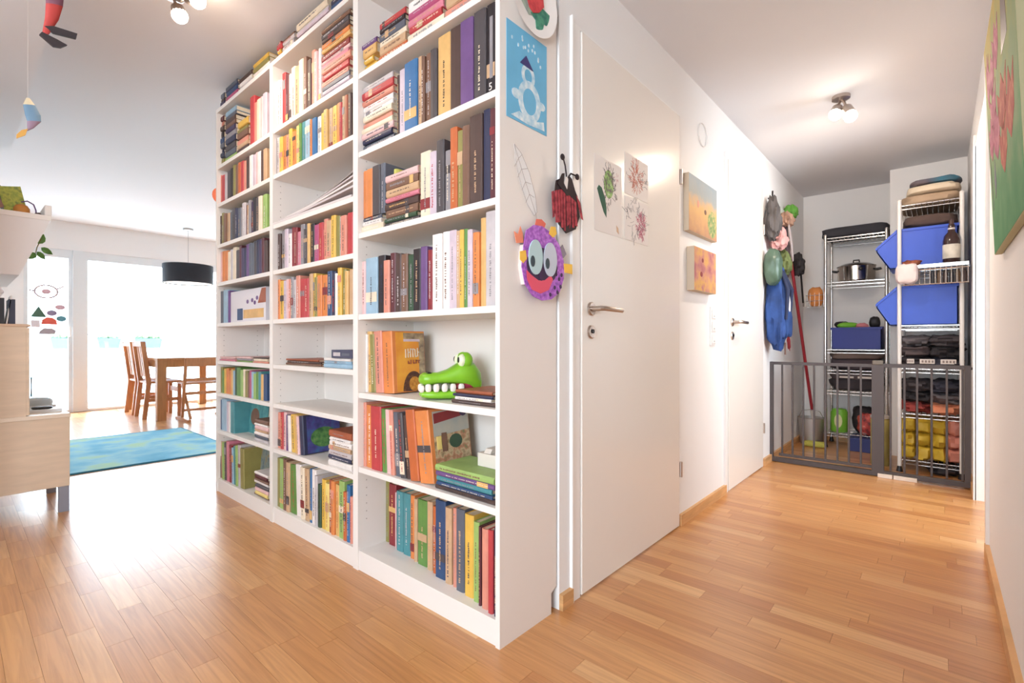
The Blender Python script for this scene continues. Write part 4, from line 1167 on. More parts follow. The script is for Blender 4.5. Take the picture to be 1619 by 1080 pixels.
# folded textiles on top
def soft(name, label, cat, c, s, m, e=.45, nz=.12, seed=0, rot=0, n=24, k=12, group=None):
    o = MB().blob((0, 0, 0), s, e, nz, seed, n, k, 2.2).build(name, m, None, c, (0, 0, rot), smooth=True)
    return tag(o, label, cat, group)
CTX = mat('textile_cream', 'dccbb2', 0.9, var=.08, scale=10, bump=.2, bscale=90)
soft('folded_blanket', 'tan folded blanket lowest on top of the white-posted rack', 'blanket', (4.74, .045, 1.938), (.25, .165, .037), mat('textile_tan', 'b49a80', 0.9, var=.1), seed=1, group='folded textiles on the rack')
soft('folded_blanket', 'cream folded blanket in the middle of the pile on the rack', 'blanket', (4.72, .03, 2.005), (.24, .15, .032), CTX, seed=2, group='folded textiles on the rack')
soft('folded_blanket', 'teal and grey folded blanket topmost on the white-posted rack', 'blanket', (4.73, .02, 2.058), (.23, .14, .022), ramp_mat('textile_teal', [(.4, '3f7c92'), (.55, '5a5a66'), (.7, '7a6a6a')], 4, .9), seed=3, group='folded textiles on the rack')
soft('dark_bedding', 'dark brown flat cover under the top shelf of the white-posted rack', 'bedding', (4.76, .05, 1.79), (.26, .15, .045), mat('textile_dbrown', '5c4a44', 0.9, var=.1), seed=4)
# clothes and packages in the lower shelves
DC = [('4a4448', 'dark grey'), ('3a3a48', 'navy grey'), ('5a4e50', 'brown grey'), ('2f2c30', 'black'), ('6a6468', 'mid grey')]
k = 0
for zz, rows in ((ZR[2], 3), (ZR[1], 3)):
    for j in range(rows):
        for i in range(2):
            hx, wd = DC[k % 5]; k += 1
            if zz == ZR[1] and j == 0: hx, wd = (('a84a44', 'red'), ('d98a68', 'orange'))[i]
            hh = .042
            soft('folded_garment', '%s folded garment, %s layer of the %s shelf of the white-posted rack' % (wd, ('lowest', 'middle', 'top')[j], 'upper clothes' if zz == ZR[2] else 'lower clothes'), 'clothes',
                 (4.72 + R.uniform(0, .03), .125 - .165 * i, zz + hh * .9 + j * hh * 1.85), (R.uniform(.215, .235), .09, hh), mat('cloth_' + hx, hx, 0.9, var=.2, scale=8, bump=.3, bscale=40), .55, .34, k, n=34, k=18, group='folded garments on the rack')
for j, (a, b) in enumerate(((.17, .13), (.10, .02), (-.01, -.09))):
    o = thing('white_label_strip', 'white printed strip %s on the folded dark garments of the rack' % ('beside the corner post', 'in the middle', 'beside the wall')[j], 'label', (RX0 + .015, 0, ZR[2] + .055), group='printed strips on garments')
    B(-.022, -.010, b, a, -.02, .012).build('strip', mat('strip_white', 'd8cfc8', 0.7), o)
    for q in range(4):
        B(-.0235, -.0215, b + .006 + q * (a - b) / 4.5, b + .006 + (q + .6) * (a - b) / 4.5, -.012, .004).build('print', mat('strip_print', '8a7a76', 0.7), o)
YP = mat('pack_yellow', 'd8b53a', 0.5, var=.12, scale=8); PK = mat('pack_pink', 'dd8f7c', 0.5, var=.15, scale=8)
for j in range(3):
    for i in range(4):
        m, wd = (PK, 'pink') if i == 3 else (YP, 'yellow')
        o = soft('soft_package', '%s soft package, %s layer, %s, white-posted rack' % (wd, ('lowest', 'middle', 'top')[j], ('at the corner post', 'second from the corner post', 'beside the pink package', 'by the hall wall')[i]), 'package', (4.70, .165 - .083 * i, ZR[0] + .048 + .096 * j), (.20, .043, .050), m, .45, .2, j * 4 + i, group=wd + ' packages on the rack, ' + ('lowest', 'middle', 'top')[j] + ' layer')
soft('black_bag', 'black crumpled bag on the floor under the white-posted rack', 'bag', (4.62, -.03, .035), (.14, .09, .034), mat('bag_black', '2c282c', 0.7), .7, .3, 31)
# vertical board with green rolls beside the rack
o = tag(MB().lathe([(.055, 0), (.058, .01), (.058, .34), (.05, .35)], n=18).build('wrapping_roll', mat('roll_olive', 'a89a5a', 0.7, var=.2, scale=6), None, (4.62, .335, .0), smooth=True), 'olive green canister standing between the two racks', 'canister')
tag(MB().lathe([(.06, 0), (.06, .02), (.04, .028)], n=18).build('canister_lid', mat('lid_grey', 'b5aca4', 0.5), None, (4.62, .335, .351), smooth=True), 'grey lid on the olive canister', 'lid')
# left rack contents
soft('black_case', 'long black padded case on top of the chrome rack', 'case', (5.24, .55, 1.84 + .047), (.15, .24, .045), mat('case_black', '35343a', 0.75, bump=.2, bscale=60), .3, .06, 8)
pt = thing('cooking_pot', 'shiny steel cooking pot with glass lid and black knob', 'pot', (5.23, .545, ZL[4] + .002))
MB().lathe([(.125, 0), (.135, .01), (.14, .13), (.146, .135)], n=32).build('pot_body', mat('pot_steel', 'c8beb4', 0.18, 1.0), pt, smooth=True)
MB().lathe([(.146, .136), (.10, .158), (.03, .170), (.01, .171)], n=32).build('lid', mat('lid_glass', '4a4440', 0.1, 0.6), pt, smooth=True)
MB().tube([(0, -.022, .168), (0, -.02, .192), (0, .02, .192), (0, .022, .168)], .006, 8).build('lid_handle', BLACK, pt, smooth=True)
for s in (-1, 1):
    MB().tube([(-.03, s * .138, .10), (-.03, s * .172, .105), (.03, s * .172, .105), (.03, s * .138, .10)], .008, 8).build('pot_handle', BLACK, pt, smooth=True)
MB().blob((-.142, -.045, .10), (.008, .016, .016), n=10, m=8).build('knob', BLACK, pt, smooth=True)
bb = thing('storage_box', 'open dark blue box of toys on the chrome rack', 'box', (LX0 + .005, .535, ZL[3] + .002))
DB = mat('box_blue', '29368a', 0.5)
B(0, .005, -.175, .175, 0, .19).build('front_wall', DB, bb); B(.265, .27, -.175, .175, 0, .20).build('back_wall', DB, bb)
B(0, .27, -.175, -.17, 0, .19).build('side_wall', DB, bb); B(0, .27, .17, .175, 0, .19).build('side_wall', DB, bb); B(0, .27, -.175, .175, 0, .005).build('base', DB, bb)
B(-.008, .0, -.182, .182, .17, .19).build('rim', DB, bb)
zt = ZL[3] + .19
soft('toy_dinosaur', 'bright green curved toy lying in the blue box', 'toy', (5.20, .60, zt + .02), (.04, .085, .03), mat('toy_green', '7fc23a', 0.5), .9, .1, 3, .5, 14, 8)
soft('toy_doll', 'pink soft toy lying in the blue box', 'toy', (5.17, .50, zt + .012), (.04, .045, .028), mat('toy_pink', 'd9848a', 0.7), .9, .3, 5, 0, 14, 8)
soft('dark_shoe', 'black shoe at the rack corner of the blue box', 'shoe', (5.25, .655, zt + .03), (.08, .055, .03), mat('shoe_black', '2a2628', 0.6), .8, .15, 6, 0, 14, 8)
soft('dark_shoe', 'black upright shoe between the pink toy and hopper bin', 'shoe', (5.24, .415, zt + .045), (.05, .04, .05), MATS['shoe_black'], .8, .15, 9, 0, 14, 8)
for j, (zz, hx, wd, h) in enumerate(((ZL[2], '4a3f44', 'dark brown', .05), (ZL[2], '6a5a52', 'grey brown', .035), (ZL[1], '3a3438', 'black', .055), (ZL[1], '544a4c', 'charcoal', .035))):
    up = .10 if j % 2 else 0
    soft('folded_bag', '%s folded bag %s the %s bag shelf of the chrome rack' % (wd, 'topmost on' if up else 'lowest on', 'upper' if zz == ZL[2] else 'lower'), 'bag', (5.24, .54, zz + h + .004 + up * .9), (.14, .19, h), mat('cloth_' + hx, hx, .9, var=.2), .45, .2, 40 + j, group='folded bags on the chrome rack')
o = thing('book_stack', 'white-edged booklets between the bags on the chrome rack', 'booklets', (LX0 - .004, .50, ZL[1] + .115))
B(-.006, .1, -.12, .02, 0, .016).build('booklet', mat('booklet_white', 'd6ccc4', .7), o)
B(-.006, .1, .05, .15, 0, .014).build('booklet', MATS['booklet_white'], o)
gc = thing('green_canister', 'bright green canister with pale label on the lowest chrome shelf', 'canister', (5.19, .665, ZL[0] + .002))
MB().lathe([(.062, 0), (.066, .01), (.066, .17), (.05, .20), (.02, .205)], n=22).build('body', mat('canister_green', '78b83a', 0.4), gc, smooth=True)
MB().prism(circle(0, .10, .03, .06, 12), 'x', -.068, -.05).build('label', mat('canister_label', 'd8d9a0', .6), gc)
o = soft('red_cup_pile', 'red and white patterned bag at the end of the lowest chrome shelf', 'bag', (5.15, .46, ZL[0] + .095), (.06, .07, .09), ramp_mat('red_white_print', [(.35, '5a2a2e'), (.48, 'b8433f'), (.6, 'd8655a'), (.75, 'e3c8c0')], 22), .6, .2, 17)
soft('black_pouch', 'black pouch behind the red and white bag', 'bag', (5.27, .50, ZL[0] + .12), (.07, .08, .115), mat('pouch_black', '2c2629', .8), .7, .2, 18)
o = thing('blue_crate', 'low dark blue crate on the floor under the chrome rack', 'crate', (5.02, .46, 0))
B(0, .3, -.12, .12, 0, .11, c=.004).build('body', mat('crate_blue', '2e3a78', .5), o); B(-.004, .304, -.124, .124, .095, .108).build('rim', MATS['crate_blue'], o)
# white bucket with broom
bk = thing('bucket', 'translucent white bucket on the floor in the hall corner', 'bucket', (5.16, .875, 0))
MB().lathe([(.085, .004), (.088, 0), (.105, .235), (.110, .24), (.104, .24), (.084, .012)], n=24).build('body', glass('bucket_plastic', 'f2e6e0', .45, .5), bk, smooth=True)
MB().tube([(.0, .104, .22), (-.03, .07, .30), (-.05, 0, .315), (-.03, -.07, .30), (0, -.104, .22)], .003, 6).build('handle', CHROME, bk)
soft('sponge', 'yellow-green sponge beside the white bucket', 'sponge', (5.03, .83, .022), (.05, .09, .022), mat('sponge_yellow', 'c6c25c', .9), .4, .1, 3, 0, 12, 8)
br = thing('mop', 'mop with red handle standing in the white bucket', 'mop', (5.16, .865, 0))
MB().tube([(-.02, .0, .30), (-.45, .092, 1.68)], .0125, 10).build('handle', mat('broom_red', '9c2430', .4), br, smooth=True)
MB().tube([(-.02, .0, .31), (.01, -.008, .19)], .017, 10).build('socket', mat('broom_socket', 'd8d0c8', .5), br, smooth=True)
MB().lathe([(.02, .20), (.045, .16), (.05, .03), (.03, .02)], (.01, .0, 0), 16).build('mop_head', mat('mop_strands', 'cfb9ae', .9, var=.3, scale=3, stretch=(90, 90, 1)), br, smooth=True)
o = thing('hook_basket', 'small orange bag in a wire basket hooked to the chrome rack', 'basket', (5.10, .83, 1.24))
MB().blob((0, 0, .09), (.05, .055, .085), .6, .15, 3, 14, 10).build('orange_bag', mat('bag_orange', 'd98a4a', .8, var=.1), o, smooth=True)
wf = MB()
for z in (.0, .05, .1): wf.tube([(-.06, -.07, z), (.06, -.07, z), (.06, .07, z), (-.06, .07, z), (-.06, -.07, z)], .0025, 5)
for y in (-.07, -.035, 0, .035, .07): wf.tube([(-.06, y, 0), (-.06, y, .12)], .002, 5)
wf.build('wire_basket', CHROME, o)
# hanging things on the hall wall
rk = thing('coat_rail', 'thin white hanging rail with hooks on the hall wall behind the gate', 'coat rack', (0, 0, 0))
hx_, hy_ = on_y(1227, .93), .93
MB().tube([(hx_, hy_, ht(318, hx_, hy_)), (hx_, hy_, ht(455, hx_, hy_))], .008, 8).build('rod', WPOST, rk)
MB().tube([(hx_, hy_, ht(330, hx_, hy_)), (hx_, WY - .002, ht(326, hx_, hy_))], .006, 8).build('wall_arm', WPOST, rk)
MB().tube([(hx_ + .02, WY - .002, 2.03), (hx_ - .02, .95, 2.03), (hx_ - .06, .94, 2.06)], .006, 6).build('hook', BLACK, rk)
MB().box(4.28, 4.75, WY - .022, WY, 1.97, 2.02).build('wall_board', FRAMEW, rk)
def hang(name, label, cat, px, py, yw, s, m, e=.8, nz=.25, seed=1, rot=0.0, tilt=0.0, n=44, k=22, fold=.11, taper=.4):
    X = on_y(px, yw)
    o = MB().blob((0, 0, 0), s, e, nz * 1.3, seed, n, k, 2.6, fold, taper).build(name, m, None, (X, yw, ht(py, X, yw)), (0, tilt, rot), smooth=True)
    return tag(o, label, cat, 'things hanging on the hall wall')
hang('grey_bag', 'grey cloth bag hanging highest on the hall wall', 'bag', 1222, 345, .935, (.07, .05, .16), mat('hang_grey', '5a5452', .9, var=.3), seed=2)
hang('sun_hat', 'bright green sun hat at the top of the hanging clothes', 'hat', 1250, 335, .935, (.07, .05, .06), mat('hang_green', '5f9a3c', .8), seed=3)
hang('beige_hat', 'beige and brown hat hanging below the green cap', 'hat', 1243, 347, .92, (.10, .05, .06), mat('hang_beige', 'b08a74', .9, var=.3), seed=4)
hang('pink_scarf', 'pink knitted scarf hanging in the middle of the hall wall', 'scarf', 1231, 376, .92, (.10, .055, .09), mat('hang_pink', 'd9a09a', .95, var=.15), seed=5)
hang('dark_jacket', 'dark brown jacket hanging behind the pink scarf', 'jacket', 1240, 390, .945, (.16, .04, .24), mat('hang_brown', '4e4044', .9, var=.3), seed=6)
hang('white_strap', 'white diagonal bag strap across the hanging clothes', 'strap', 1250, 382, .90, (.022, .012, .17), mat('hang_white', 'cfc2c0', .8), seed=7, nz=.05, tilt=-.5)
hang('black_bag', 'black shoulder bag hanging beside the green helmet', 'bag', 1261, 418, .92, (.06, .05, .09), mat('hang_black', '2e2a2c', .8), seed=8)
hang('green_helmet', 'dark green helmet hanging above the blue backpack', 'helmet', 1222, 422, .92, (.07, .06, .13), mat('helmet_green', '4d6454', .35, var=.25, scale=9), seed=9, nz=.08, fold=.02, taper=0)
hang('olive_pouch', 'olive pouch with pink tag hanging beside the green helmet', 'pouch', 1240, 415, .91, (.07, .05, .09), mat('hang_olive', '6f7a48', .8), seed=10)
bpk = hang('blue_backpack', 'blue fabric backpack with white piping hanging on the hall wall', 'backpack', 1229, 485, .915, (.10, .07, .29), mat('pack_blue', '2c4a86', .85, var=.3, scale=10), .6, .2, 11, fold=.07, taper=.25)
MB().blob((.02, -.055, -.13), (.07, .035, .10), .5, .15, 3, 24, 14).build('pocket', mat('pack_pocket', '27457c', .85, var=.2), bpk, smooth=True)
for sx in (-1, 1):
    MB().tube([(sx * .03, -.03, .27), (sx * .06, -.085, .12), (sx * .055, -.07, -.10)], [.012, .014, .01], 8).build('strap', mat('strap_dark', '2a3350', .85), bpk, smooth=True)
MB().tube([(.01, -.05, -.27), (.012, -.05, -.36)], .006, 6).build('strap_end', mat('strap_brown', '6a5048', .8), bpk)
hang('grey_coat', 'grey coat sleeve hanging behind the blue backpack', 'coat', 1219, 470, .955, (.05, .03, .30), mat('coat_navy', '3c4250', .9), .8, .15, 12)
hang('red_strap', 'dark red strap dangling below the blue backpack', 'strap', 1247, 540, .93, (.012, .012, .07), mat('hang_red', '96303a', .8), seed=13, tilt=-.3)
MB().tube([(.03, -.066, .10), (.035, -.074, .03), (.02, -.076, -.04), (-.04, -.066, -.075)], .008, 6).build('piping', mat('cord_white', 'd9d9dd', .7), bpk)
X = on_y(1262, .95)
o = thing('umbrella', 'thin dark walking stick hanging behind the broom', 'stick', (X, .95, 0))
MB().tube([(.0, -.02, ht(430, X, .95)), (.10, -.02, ht(478, X, .95))], .008, 6).build('shaft', BLACK, o); MB().tube([(.10, -.02, ht(478, X, .95)), (.112, -.02, ht(484, X, .95))], .006, 6).build('tip', STEEL, o)

# ================================================================== DINING AREA
CH = wood('chair_wood', 'c4875a', (30, 30, 3)); TB = wood('table_wood', 'b57f4e', (30, 30, 3))
tb = thing('dining_table', 'brown wooden dining table under the black pendant lamp', 'table', (1.58, 6.84, 0))
TLx, TLy = .95, 1.55
B(0, TLx, 0, TLy, .705, .735, c=.002).build('table_top', TB, tb)
for x in (0, TLx - .09):
    for y in (0, TLy - .09):
        B(x, x + .09, y, y + .09, 0, .705, c=.002).build('leg', TB, tb)
B(.09, TLx - .09, .01, .035, .625, .705).build('apron', TB, tb); B(.09, TLx - .09, TLy - .035, TLy - .01, .625, .705).build('apron', TB, tb)
B(.01, .035, .09, TLy - .09, .625, .705).build('apron', TB, tb); B(TLx - .035, TLx - .01, .09, TLy - .09, .625, .705).build('apron', TB, tb)
def highchair(y, label):
    c = thing('dining_chair', label, 'chair', (1.50, y, 0), group='high-backed dining chairs')
    for s in (-1, 1):
        yy = s * .19
        P = [(.0, 0), (.045, 0), (.09, .42), (.03, .93), (-.02, .93), (.04, .42)]
        MB().prism(P, 'y', yy - .016, yy + .016).build('back_post', CH, c)
        MB().prism([(.36, 0), (.40, 0), (.40, .42), (.36, .42)], 'y', yy - .016, yy + .016).build('front_leg', CH, c)
        B(.05, .38, yy - .01, yy + .01, .20, .24).build('side_stretcher', CH, c)
    B(.05, .42, -.2, .2, .42, .445, c=.003).build('seat', CH, c)
    for k_, z in enumerate((.50, .60)):
        B(.062 - .010 * k_, .080 - .010 * k_, -.175, .175, z, z + .07).build('back_slat', CH, c)
    for yy in (-.1, 0, .1):
        MB().prism([(.055, .50), (.07, .50), (.022, .91), (.007, .91)], 'y', yy - .03, yy + .03).build('back_board', CH, c)
    B(-.015, .005, -.175, .175, .87, .93).build('top_rail', CH, c)
    B(.37, .39, -.175, .175, .30, .36).build('front_stretcher', CH, c)
    return c
highchair(7.34, 'high-backed wooden dining chair beside the table leg')
highchair(7.86, 'high-backed wooden dining chair closest to the balcony windows')
fc = thing('folding_chair', 'low-backed wooden chair with sled feet at the table end', 'chair', (2.02, 6.62, 0))
for s in (-1, 1):
    xx = s * .215
    MB().prism([(.12, .03), (.155, .03), (.0, .735), (-.035, .735)], 'x', xx - .014, xx + .014).build('back_post', CH, fc)
    MB().prism([(-.14, 0), (.34, 0), (.34, .028), (-.14, .028)], 'x', xx - .018, xx + .018).build('sled_foot', CH, fc)
    MB().prism([(-.10, .028), (-.07, .028), (.24, .42), (.21, .42)], 'x', xx * .88 - .012, xx * .88 + .012).build('cross_leg', CH, fc)
B(-.22, .22, -.035, -.015, .635, .735, c=.002).build('back_slat', CH, fc)
for z in (.30, .46): B(-.2, .2, .03, .05, z, z + .035).build('stretcher', CH, fc)
B(-.2, .2, .05, .36, .42, .44, c=.002).build('seat', CH, fc)
B(-.2, .2, .10, .12, .10, .13).build('stretcher', CH, fc)
pl = thing('pendant_lamp', 'black drum pendant lamp hanging over the dining table', 'lamp', (2.18, 7.89, 0))
MB().lathe([(.06, MC), (.06, MC - .025), (.05, MC - .028)], n=20).build('ceiling_rose', STEEL, pl, smooth=True)
MB().tube([(0, 0, MC - .02), (0, 0, 1.95)], .003, 6).build('cord', mat('cord_grey', 'bdb8b8', .6), pl)
MB().lathe([(.30, 1.99), (.30, 1.735), (.294, 1.735), (.294, 1.99)], n=40).build('shade', mat('shade_black', '23262e', .8), pl, smooth=True)
MB().lathe([(.29, 1.745), (.001, 1.742)], n=40).build('diffuser', mat('diffuser_cream', 'e6d9c6', .7), pl)
MB().tube([(0.0, 0, 1.74), (0, 0, 1.3)], .0012, 4).build('pull_cord', MATS['cord_grey'], pl)
RUG = ramp_mat('rug_blue', [(.25, '5fa8c8'), (.42, '78bcd8'), (.55, '9ccfdc'), (.66, 'b4d6b4'), (.8, '84c0d8')], 3.2, .95)
rg = thing('rug', 'turquoise blue rug with pale green patches on the parquet', 'rug', (0, 0, 0))
B(-.04, 1.62, 4.55, 6.10, .0, .010, c=.003).build('pile', RUG, rg)
eb = MB().box(-.04, 1.62, 4.545, 4.556, 0, .011).box(-.04, 1.62, 6.094, 6.105, 0, .011).box(1.614, 1.625, 4.55, 6.1, 0, .011)
eb.build('edge_binding', mat('rug_edge', '3a7f9c', .9), rg)
# stickers on the narrow balcony door (stuck to the pane)
SY = WINY + .034
def sticker(label, px, py, poly, m, ringm=None):
    X = on_y(px, SY)
    o = MB().prism([(p[0] * .0085, p[1] * .0085) for p in poly], 'y', -.001, 0.0012).build('window_sticker', m, None, (X, SY, ht(py, X, SY)))
    return tag(o, label, 'sticker', 'stickers on the balcony door')
SG = mat('sticker_green', '4a6a58', .7); SR = mat('sticker_red', 'd8604e', .7); SP = mat('sticker_purple', '8a7a92', .7); ST = mat('sticker_teal', '5a8a94', .7); SQ = mat('sticker_grey', 'a49aa0', .7); SK = mat('sticker_pink', 'c9a4ae', .7)
sticker('green triangular tree sticker on the balcony door', 61, 493, [(-9, -8), (9, -8), (0, 9)], SG)
sticker('red mushroom cap sticker on the balcony door', 78, 508, [(-9, -5), (9, -5), (8, 2), (3, 6), (-3, 6), (-8, 2)], SR)
sticker('small purple oval sticker beside the green tree sticker', 82, 495, circle(0, 0, 6, 4.5, 14), SP)
sticker('pale pink oval sticker highest in the cluster', 95, 486, circle(0, 0, 6, 4, 14), SK)
sticker('teal oval sticker beside the red mushroom sticker', 97, 504, circle(0, 0, 6, 4.5, 14), ST)
sticker('grey cloud sticker below the red mushroom sticker', 75, 524, [(-10, -4), (8, -4), (10, 1), (5, 5), (-4, 5), (-8, 1)], SQ)
sticker('pale square sticker under the green tree sticker', 56, 511, rect(-5, 5, -6, 5), mat('sticker_pale', 'd9cfd2', .7))
X = on_y(73, SY)
o = thing('window_sticker', 'brown outline whale sticker on the balcony door', 'sticker', (X, SY, ht(461, X, SY)), group='stickers on the balcony door')
m_ = MB()
m_.tube([(.108 * math.cos(a * PI / 12), 0, .082 * math.sin(a * PI / 12)) for a in range(25)], .011, 5, False)
m_.tube([(.10, 0, .04), (.14, 0, .06), (.17, 0, .085)], .009, 5); m_.tube([(-.10, 0, .0), (-.16, 0, .01)], .009, 5)
m_.build('outline', mat('sticker_brown', 'a58f8f', .8), o)
MB().prism(circle(0, 0, .045, .035, 12), 'y', -.001, .001).build('spot', SK, o)

# ================================================================== LEFT: CABINET, SHELF, MOBILES
BIRCH = wood('birch_veneer', 'd9c0a6', (3, 3, 20), .06, .5)
lc = thing('low_cabinet', 'pale birch low cabinet on grey metal legs', 'cabinet', (0, 3.6, 0))
B(-.055, .395, 0, .55, .14, .515, c=.001).build('body', BIRCH, lc)
B(.393, .432, 0, .04, .14, .515, c=.001).build('corner_post', BIRCH, lc)
B(.393, .425, .04, .55, .15, .51).build('door_front', BIRCH, lc)
B(-.055, .435, -.003, .55, .515, .537, c=.002).build('top_board', mat('cabinet_top', 'e3d0bb', .35), lc)
for x in (-.04, .388):
    for y in (0.002, .505):
        B(x, x + .042, y, y + .042, 0, .14).build('leg', mat('leg_grey', '8d8d97', .45), lc)
MB().blob((.432, .3, .40), (.008, .012, .012), n=8, m=6).build('knob', BLACK, lc)
uc = thing('upper_cabinet', 'pale birch box cabinet standing on the low cabinet', 'cabinet', (0, 3.605, .537))
B(-.055, .262, 0, .5, 0, .470, c=.001).build('body', BIRCH, uc)
B(.262, .274, 0, .5, .005, .465, c=.001).build('door_front', BIRCH, uc)
B(-.055, .278, -.003, .5, .470, .484, c=.001).build('top_board', mat('cabinet_edge', 'cfae92', .5), uc)
MB().tube([(.274, .05, .10), (.284, .05, .10), (.284, .05, .20), (.274, .05, .20)], .004, 6).build('handle', BLACK, uc)
zt = .537 + .4845
for i, (x0, x1, hx, h, wd, a) in enumerate(((.155, .185, '2e3038', .135, 'black', 0), (.19, .196, 'e3dcd8', .15, 'white', .12), (.20, .225, '3a3f52', .13, 'dark blue', 0))):
    o = B(0, x1 - x0, 0, .16, 0, h, c=.001).build('book', mat('cab_' + hx, hx, .5), None, (x0, 3.66, zt + (x1 - x0) * math.sin(a)), (0, a, 0))
    tag(o, wd + ' book standing on the birch upper cabinet', 'book', 'books on the birch cabinet')
    B(.002, x1 - x0 - .002, .004, .156, h, h + .001).build('pages', PAGES, o)
o = thing('flower_vase', 'white flower in a small vase on the birch upper cabinet', 'vase', (.155, 3.72, zt))
MB().lathe([(.02, 0), (.028, .04), (.012, .10), (.014, .12)], n=16).build('vase', mat('vase_green', '9fb5a8', .3), o, smooth=True)
for k_ in range(6):
    MB().blob((.018 * math.cos(k_ * 1.05), -.01, .17 + .018 * math.sin(k_ * 1.05)), (.014, .008, .014), n=8, m=6).build('petal', mat('petal_white', 'e9e3e6', .7), o, smooth=True)
MB().blob((0, -.014, .17), (.009, .009, .009), n=8, m=6).build('flower_centre', bmat('rust'), o, smooth=True)
MB().tube([(0, 0, .12), (0, -.005, .17)], .003, 5).build('stem', bmat('green'), o)
o = thing('tray', 'white flat tray on the low cabinet', 'tray', (.34, 3.85, .537))
MB().box(-.06, .075, -.12, .14, 0, .006).box(-.06, .075, -.12, -.112, .006, .016).box(-.06, .075, .132, .14, .006, .016).build('base', mat('tray_white', 'e6e4e4', .35), o)
o = tag(MB().blob((0, 0, .008), (.045, .03, .008), .6, .1, 3, 14, 6).build('remote_control', BLACK, None, (.345, 3.86, .544), smooth=True), 'small black remote control lying on the white tray', 'remote control')
o = tag(MB().blob((0, 0, .028), (.07, .06, .028), .6, .2, 6, 16, 8).build('grey_cloth', mat('cloth_lgrey', 'c3c9cc', .9), None, (.34, 4.07, .537), smooth=True), 'light grey cloth bundle on the low cabinet', 'cloth')
# wall shelf
sh = thing('wall_shelf', 'white wall shelf with tapered box below and raised front lip', 'shelf', (0, 3.75, 1.29))
MB().prism([(-.058, .315), (.368, .315), (.245, 0), (-.058, 0)], 'y', 0, .9).build('tapered_box', mat('shelf_white', 'e6dfdc', .6), sh)
B(-.058, .372, -.004, .9, .315, .343, c=.001).build('top_board', WHITE, sh)
B(.345, .374, -.004, .9, .343, .40, c=.003).build('front_lip', WHITE, sh)
zs = 1.29 + .3435
o = thing('leaning_picture', 'green and yellow picture leaning on the white wall shelf', 'picture', (.20, 3.90, zs), (0, -.2, 0))
B(0, .012, -.02, .14, 0, .155).build('frame', mat('frame_green', '5f7a4a', .6), o); B(.0, .09, -.021, -.012, .02, .15).build('print', ramp_mat('print_green', [(.3, '7f9a4a'), (.5, 'c4c85a'), (.7, '5f7a4a')], 30), o)
o = thing('wooden_board', 'brown wooden board leaning at the end of the white wall shelf', 'board', (.155, 3.82, zs), (0, -.35, 0))
B(-.03, .045, 0, .02, 0.012, .19, c=.002).build('board', mat('board_brown', '9a7262', .6), o)
o = thing('bottle', 'dark bottle behind the brown board on the wall shelf', 'bottle', (.135, 3.95, zs))
MB().lathe([(.032, 0), (.032, .18), (.014, .23), (.014, .27), (.018, .275)], n=16).build('body', mat('bottle_dark', '2e3440', .3), o, smooth=True)
MB().lathe([(.02, .275), (.02, .295)], n=12).build('cap', BLACK, o)
o = thing('orange_pot', 'small orange round pot on the white wall shelf', 'pot', (.262, 3.86, zs))
MB().lathe([(.022, 0), (.034, .02), (.034, .04), (.024, .055)], n=18).build('body', mat('pot_orange', 'd08a3e', .5), o, smooth=True); MB().lathe([(.026, .055), (.006, .064)], n=18).build('lid', MATS['pot_orange'], o, smooth=True)
o = thing('wire_hoop', 'thin purple wire hoop standing beside the orange pot', 'hoop', (.285, 3.86, zs))
MB().tube([(-.025, 0, .075), (.0, 0, .085), (.025, 0, .07), (.034, 0, .04), (.036, 0, 0)], .0035, 6).build('wire', bmat('purple'), o)
o = tag(MB().blob((0, 0, .014), (.016, .02, .014), .8, .2, 3, 10, 8).build('small_toy', mat('toy_dark', '5a3a3a', .6), None, (.328, 3.86, zs), smooth=True), 'small dark toy against the shelf lip', 'toy')
vp = thing('trailing_plant', 'green vine with round leaves trailing off the white wall shelf', 'plant', (.36, 4.62, zs))
LG = mat('leaf_green', '6f9a52', .5, var=.15, scale=20)
MB().lathe([(.04, 0), (.055, .08), (.058, .085), (.05, .085)], (-.08, 0, 0), 18).build('pot', mat('plant_pot', 'c98a66', .7), vp, smooth=True)
MB().tube([(-.08, 0, .08), (-.03, 0, .12), (.03, .02, .08), (.05, .03, 0), (.03, .03, -.06), (.02, .03, -.12)], .003, 6).build('vine', mat('vine_stem', '8a7a4a', .7), vp)
def leaf(cx, cz, L, w, ang):
    pts = []
    for f, ww in ((0, .05), (.15, .7), (.4, 1), (.7, .75), (1, 0.02)):
        pts.append((f * L, ww * w))
    poly = pts + [(p[0], -p[1]) for p in pts[::-1]]
    ca, sa = math.cos(ang), math.sin(ang)
    n = len(pts)
    m = MB()
    vs = []
    for (a, b) in pts: vs += [(cx + a * ca - b * sa, .03 - .012, cz + a * sa + b * ca), (cx + a * ca, .03, cz + a * sa), (cx + a * ca + b * sa, .03 - .012, cz + a * sa - b * ca)]
    fs = []
    for i in range(n - 1):
        fs += [(3 * i, 3 * i + 1, 3 * i + 4, 3 * i + 3), (3 * i + 1, 3 * i + 2, 3 * i + 5, 3 * i + 4)]
    m.add(vs, fs)
    m.add([(v[0], v[1] + .0015, v[2]) for v in vs], fs)
    return m.build('leaf', LG, vp, smooth=True)
leaf(.035, -.035, .075, .026, 1.2); leaf(.05, -.06, .07, .020, -.6); leaf(.02, -.10, .055, .024, -2.2); leaf(.03, -.09, .065, .018, -.9); leaf(-.02, .11, .06, .02, .4)
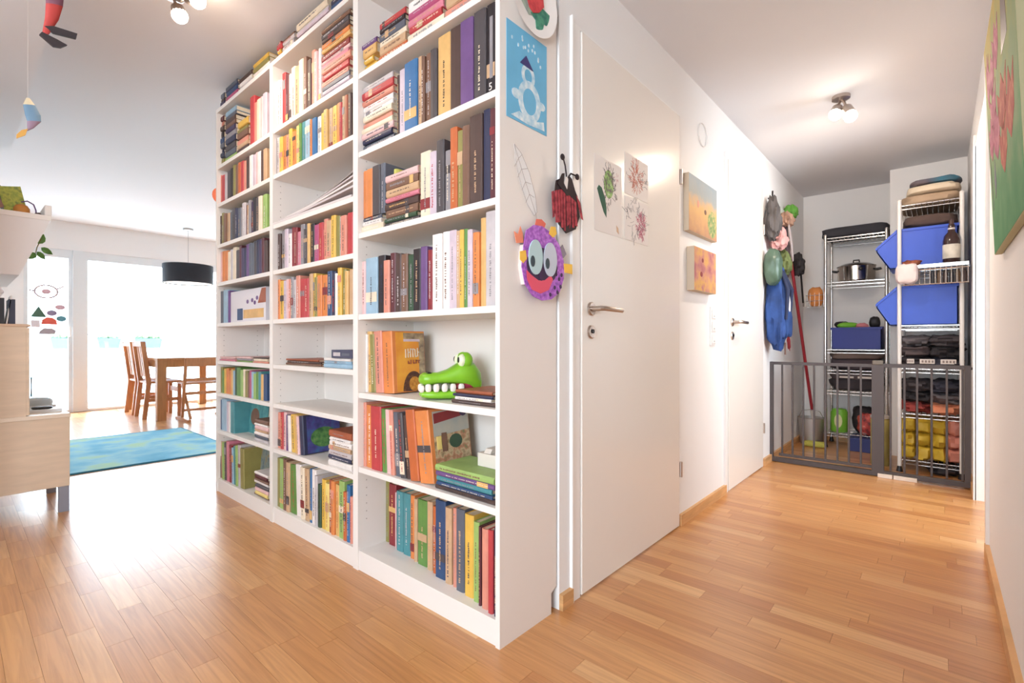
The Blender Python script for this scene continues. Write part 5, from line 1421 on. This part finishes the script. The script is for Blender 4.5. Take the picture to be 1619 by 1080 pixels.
# paper fish hung from the bulkhead
def fish(label, px, py, Y, pts, ws, cols, tail, tailm, group, string_px, fl):
    """pts: body centre line as (px,py), ws: half widths in px"""
    X0 = on_y(px, Y); Z0 = ht(py, X0, Y)
    t = thing('paper_fish', label, 'mobile', (X0, Y, Z0), group=group)
    def P(p): 
        X = on_y(p[0], Y); return (X - X0, ht(p[1], X, Y) - Z0)
    kk = (X0 * CS + Y * SN) / 774.0
    for i in range(len(pts) - 1):
        a, b = P(pts[i]), P(pts[i + 1])
        def sec(p, w, n=10):
            return [(p[0] + w * kk * math.cos(2 * PI * q / n) * 1.0, .35 * w * kk * math.sin(2 * PI * q / n), p[1] + w * kk * math.cos(2 * PI * q / n) * .25) for q in range(n)]
        MB().loft([sec(a, ws[i]), sec(((a[0] + b[0]) / 2, (a[1] + b[1]) / 2), (ws[i] + ws[i + 1]) / 2), sec(b, ws[i + 1])]).build('body_section', cols[i], t, smooth=True)
    for poly in tail:
        MB().prism([P(p) for p in poly], 'y', -.004, .004).build('tail_fin', tailm, t)
    a = P(string_px[0])
    MB().tube([(a[0], 0, a[1]), (a[0], 0, 2.31 - Z0 if fl else MC - Z0)], .0004, 4).build('string', mat('string_white', 'd8d4d0', .7), t)
    return t
FR = mat('fish_red', 'b03a34', .6, var=.15, scale=20); FP = mat('fish_plum', '7a4a5a', .6, var=.1)
fish('red paper fish with black forked tail hanging from the ceiling', 85, 10, 1.75, [(90, -60), (88, -20), (86, 8), (82, 30), (72, 54)], [5, 11, 10, 8, 4], [FP, FP, FR, FR],
     [[(70, 42), (84, 42), (122, 54), (120, 62), (84, 53)], [(62, 55), (66, 51), (90, 63), (106, 72), (96, 76), (84, 74)]], mat('fin_black', '33292b', .7), 'paper fish mobiles', [(90, -50)], False)
fish('blue-grey paper fish with orange tail hanging under the bulkhead', 48, 185, 2.6, [(44, 155), (46, 166), (52, 182), (54, 192), (48, 203), (42, 207)], [2, 7, 9, 8, 3.5, 1.5],
     [mat('fish_cream', 'd9c9a8', .6), mat('fish_blue', '6f8fa8', .6, var=.1), MATS['fish_blue'], mat('fish_mauve', '9a7f92', .6), MATS['fish_mauve']],
     [[(44, 204), (40, 214), (26, 219), (26, 213), (34, 206)]], mat('fin_orange', 'd8a552', .7), 'paper fish mobiles', [(44, 155)], True)
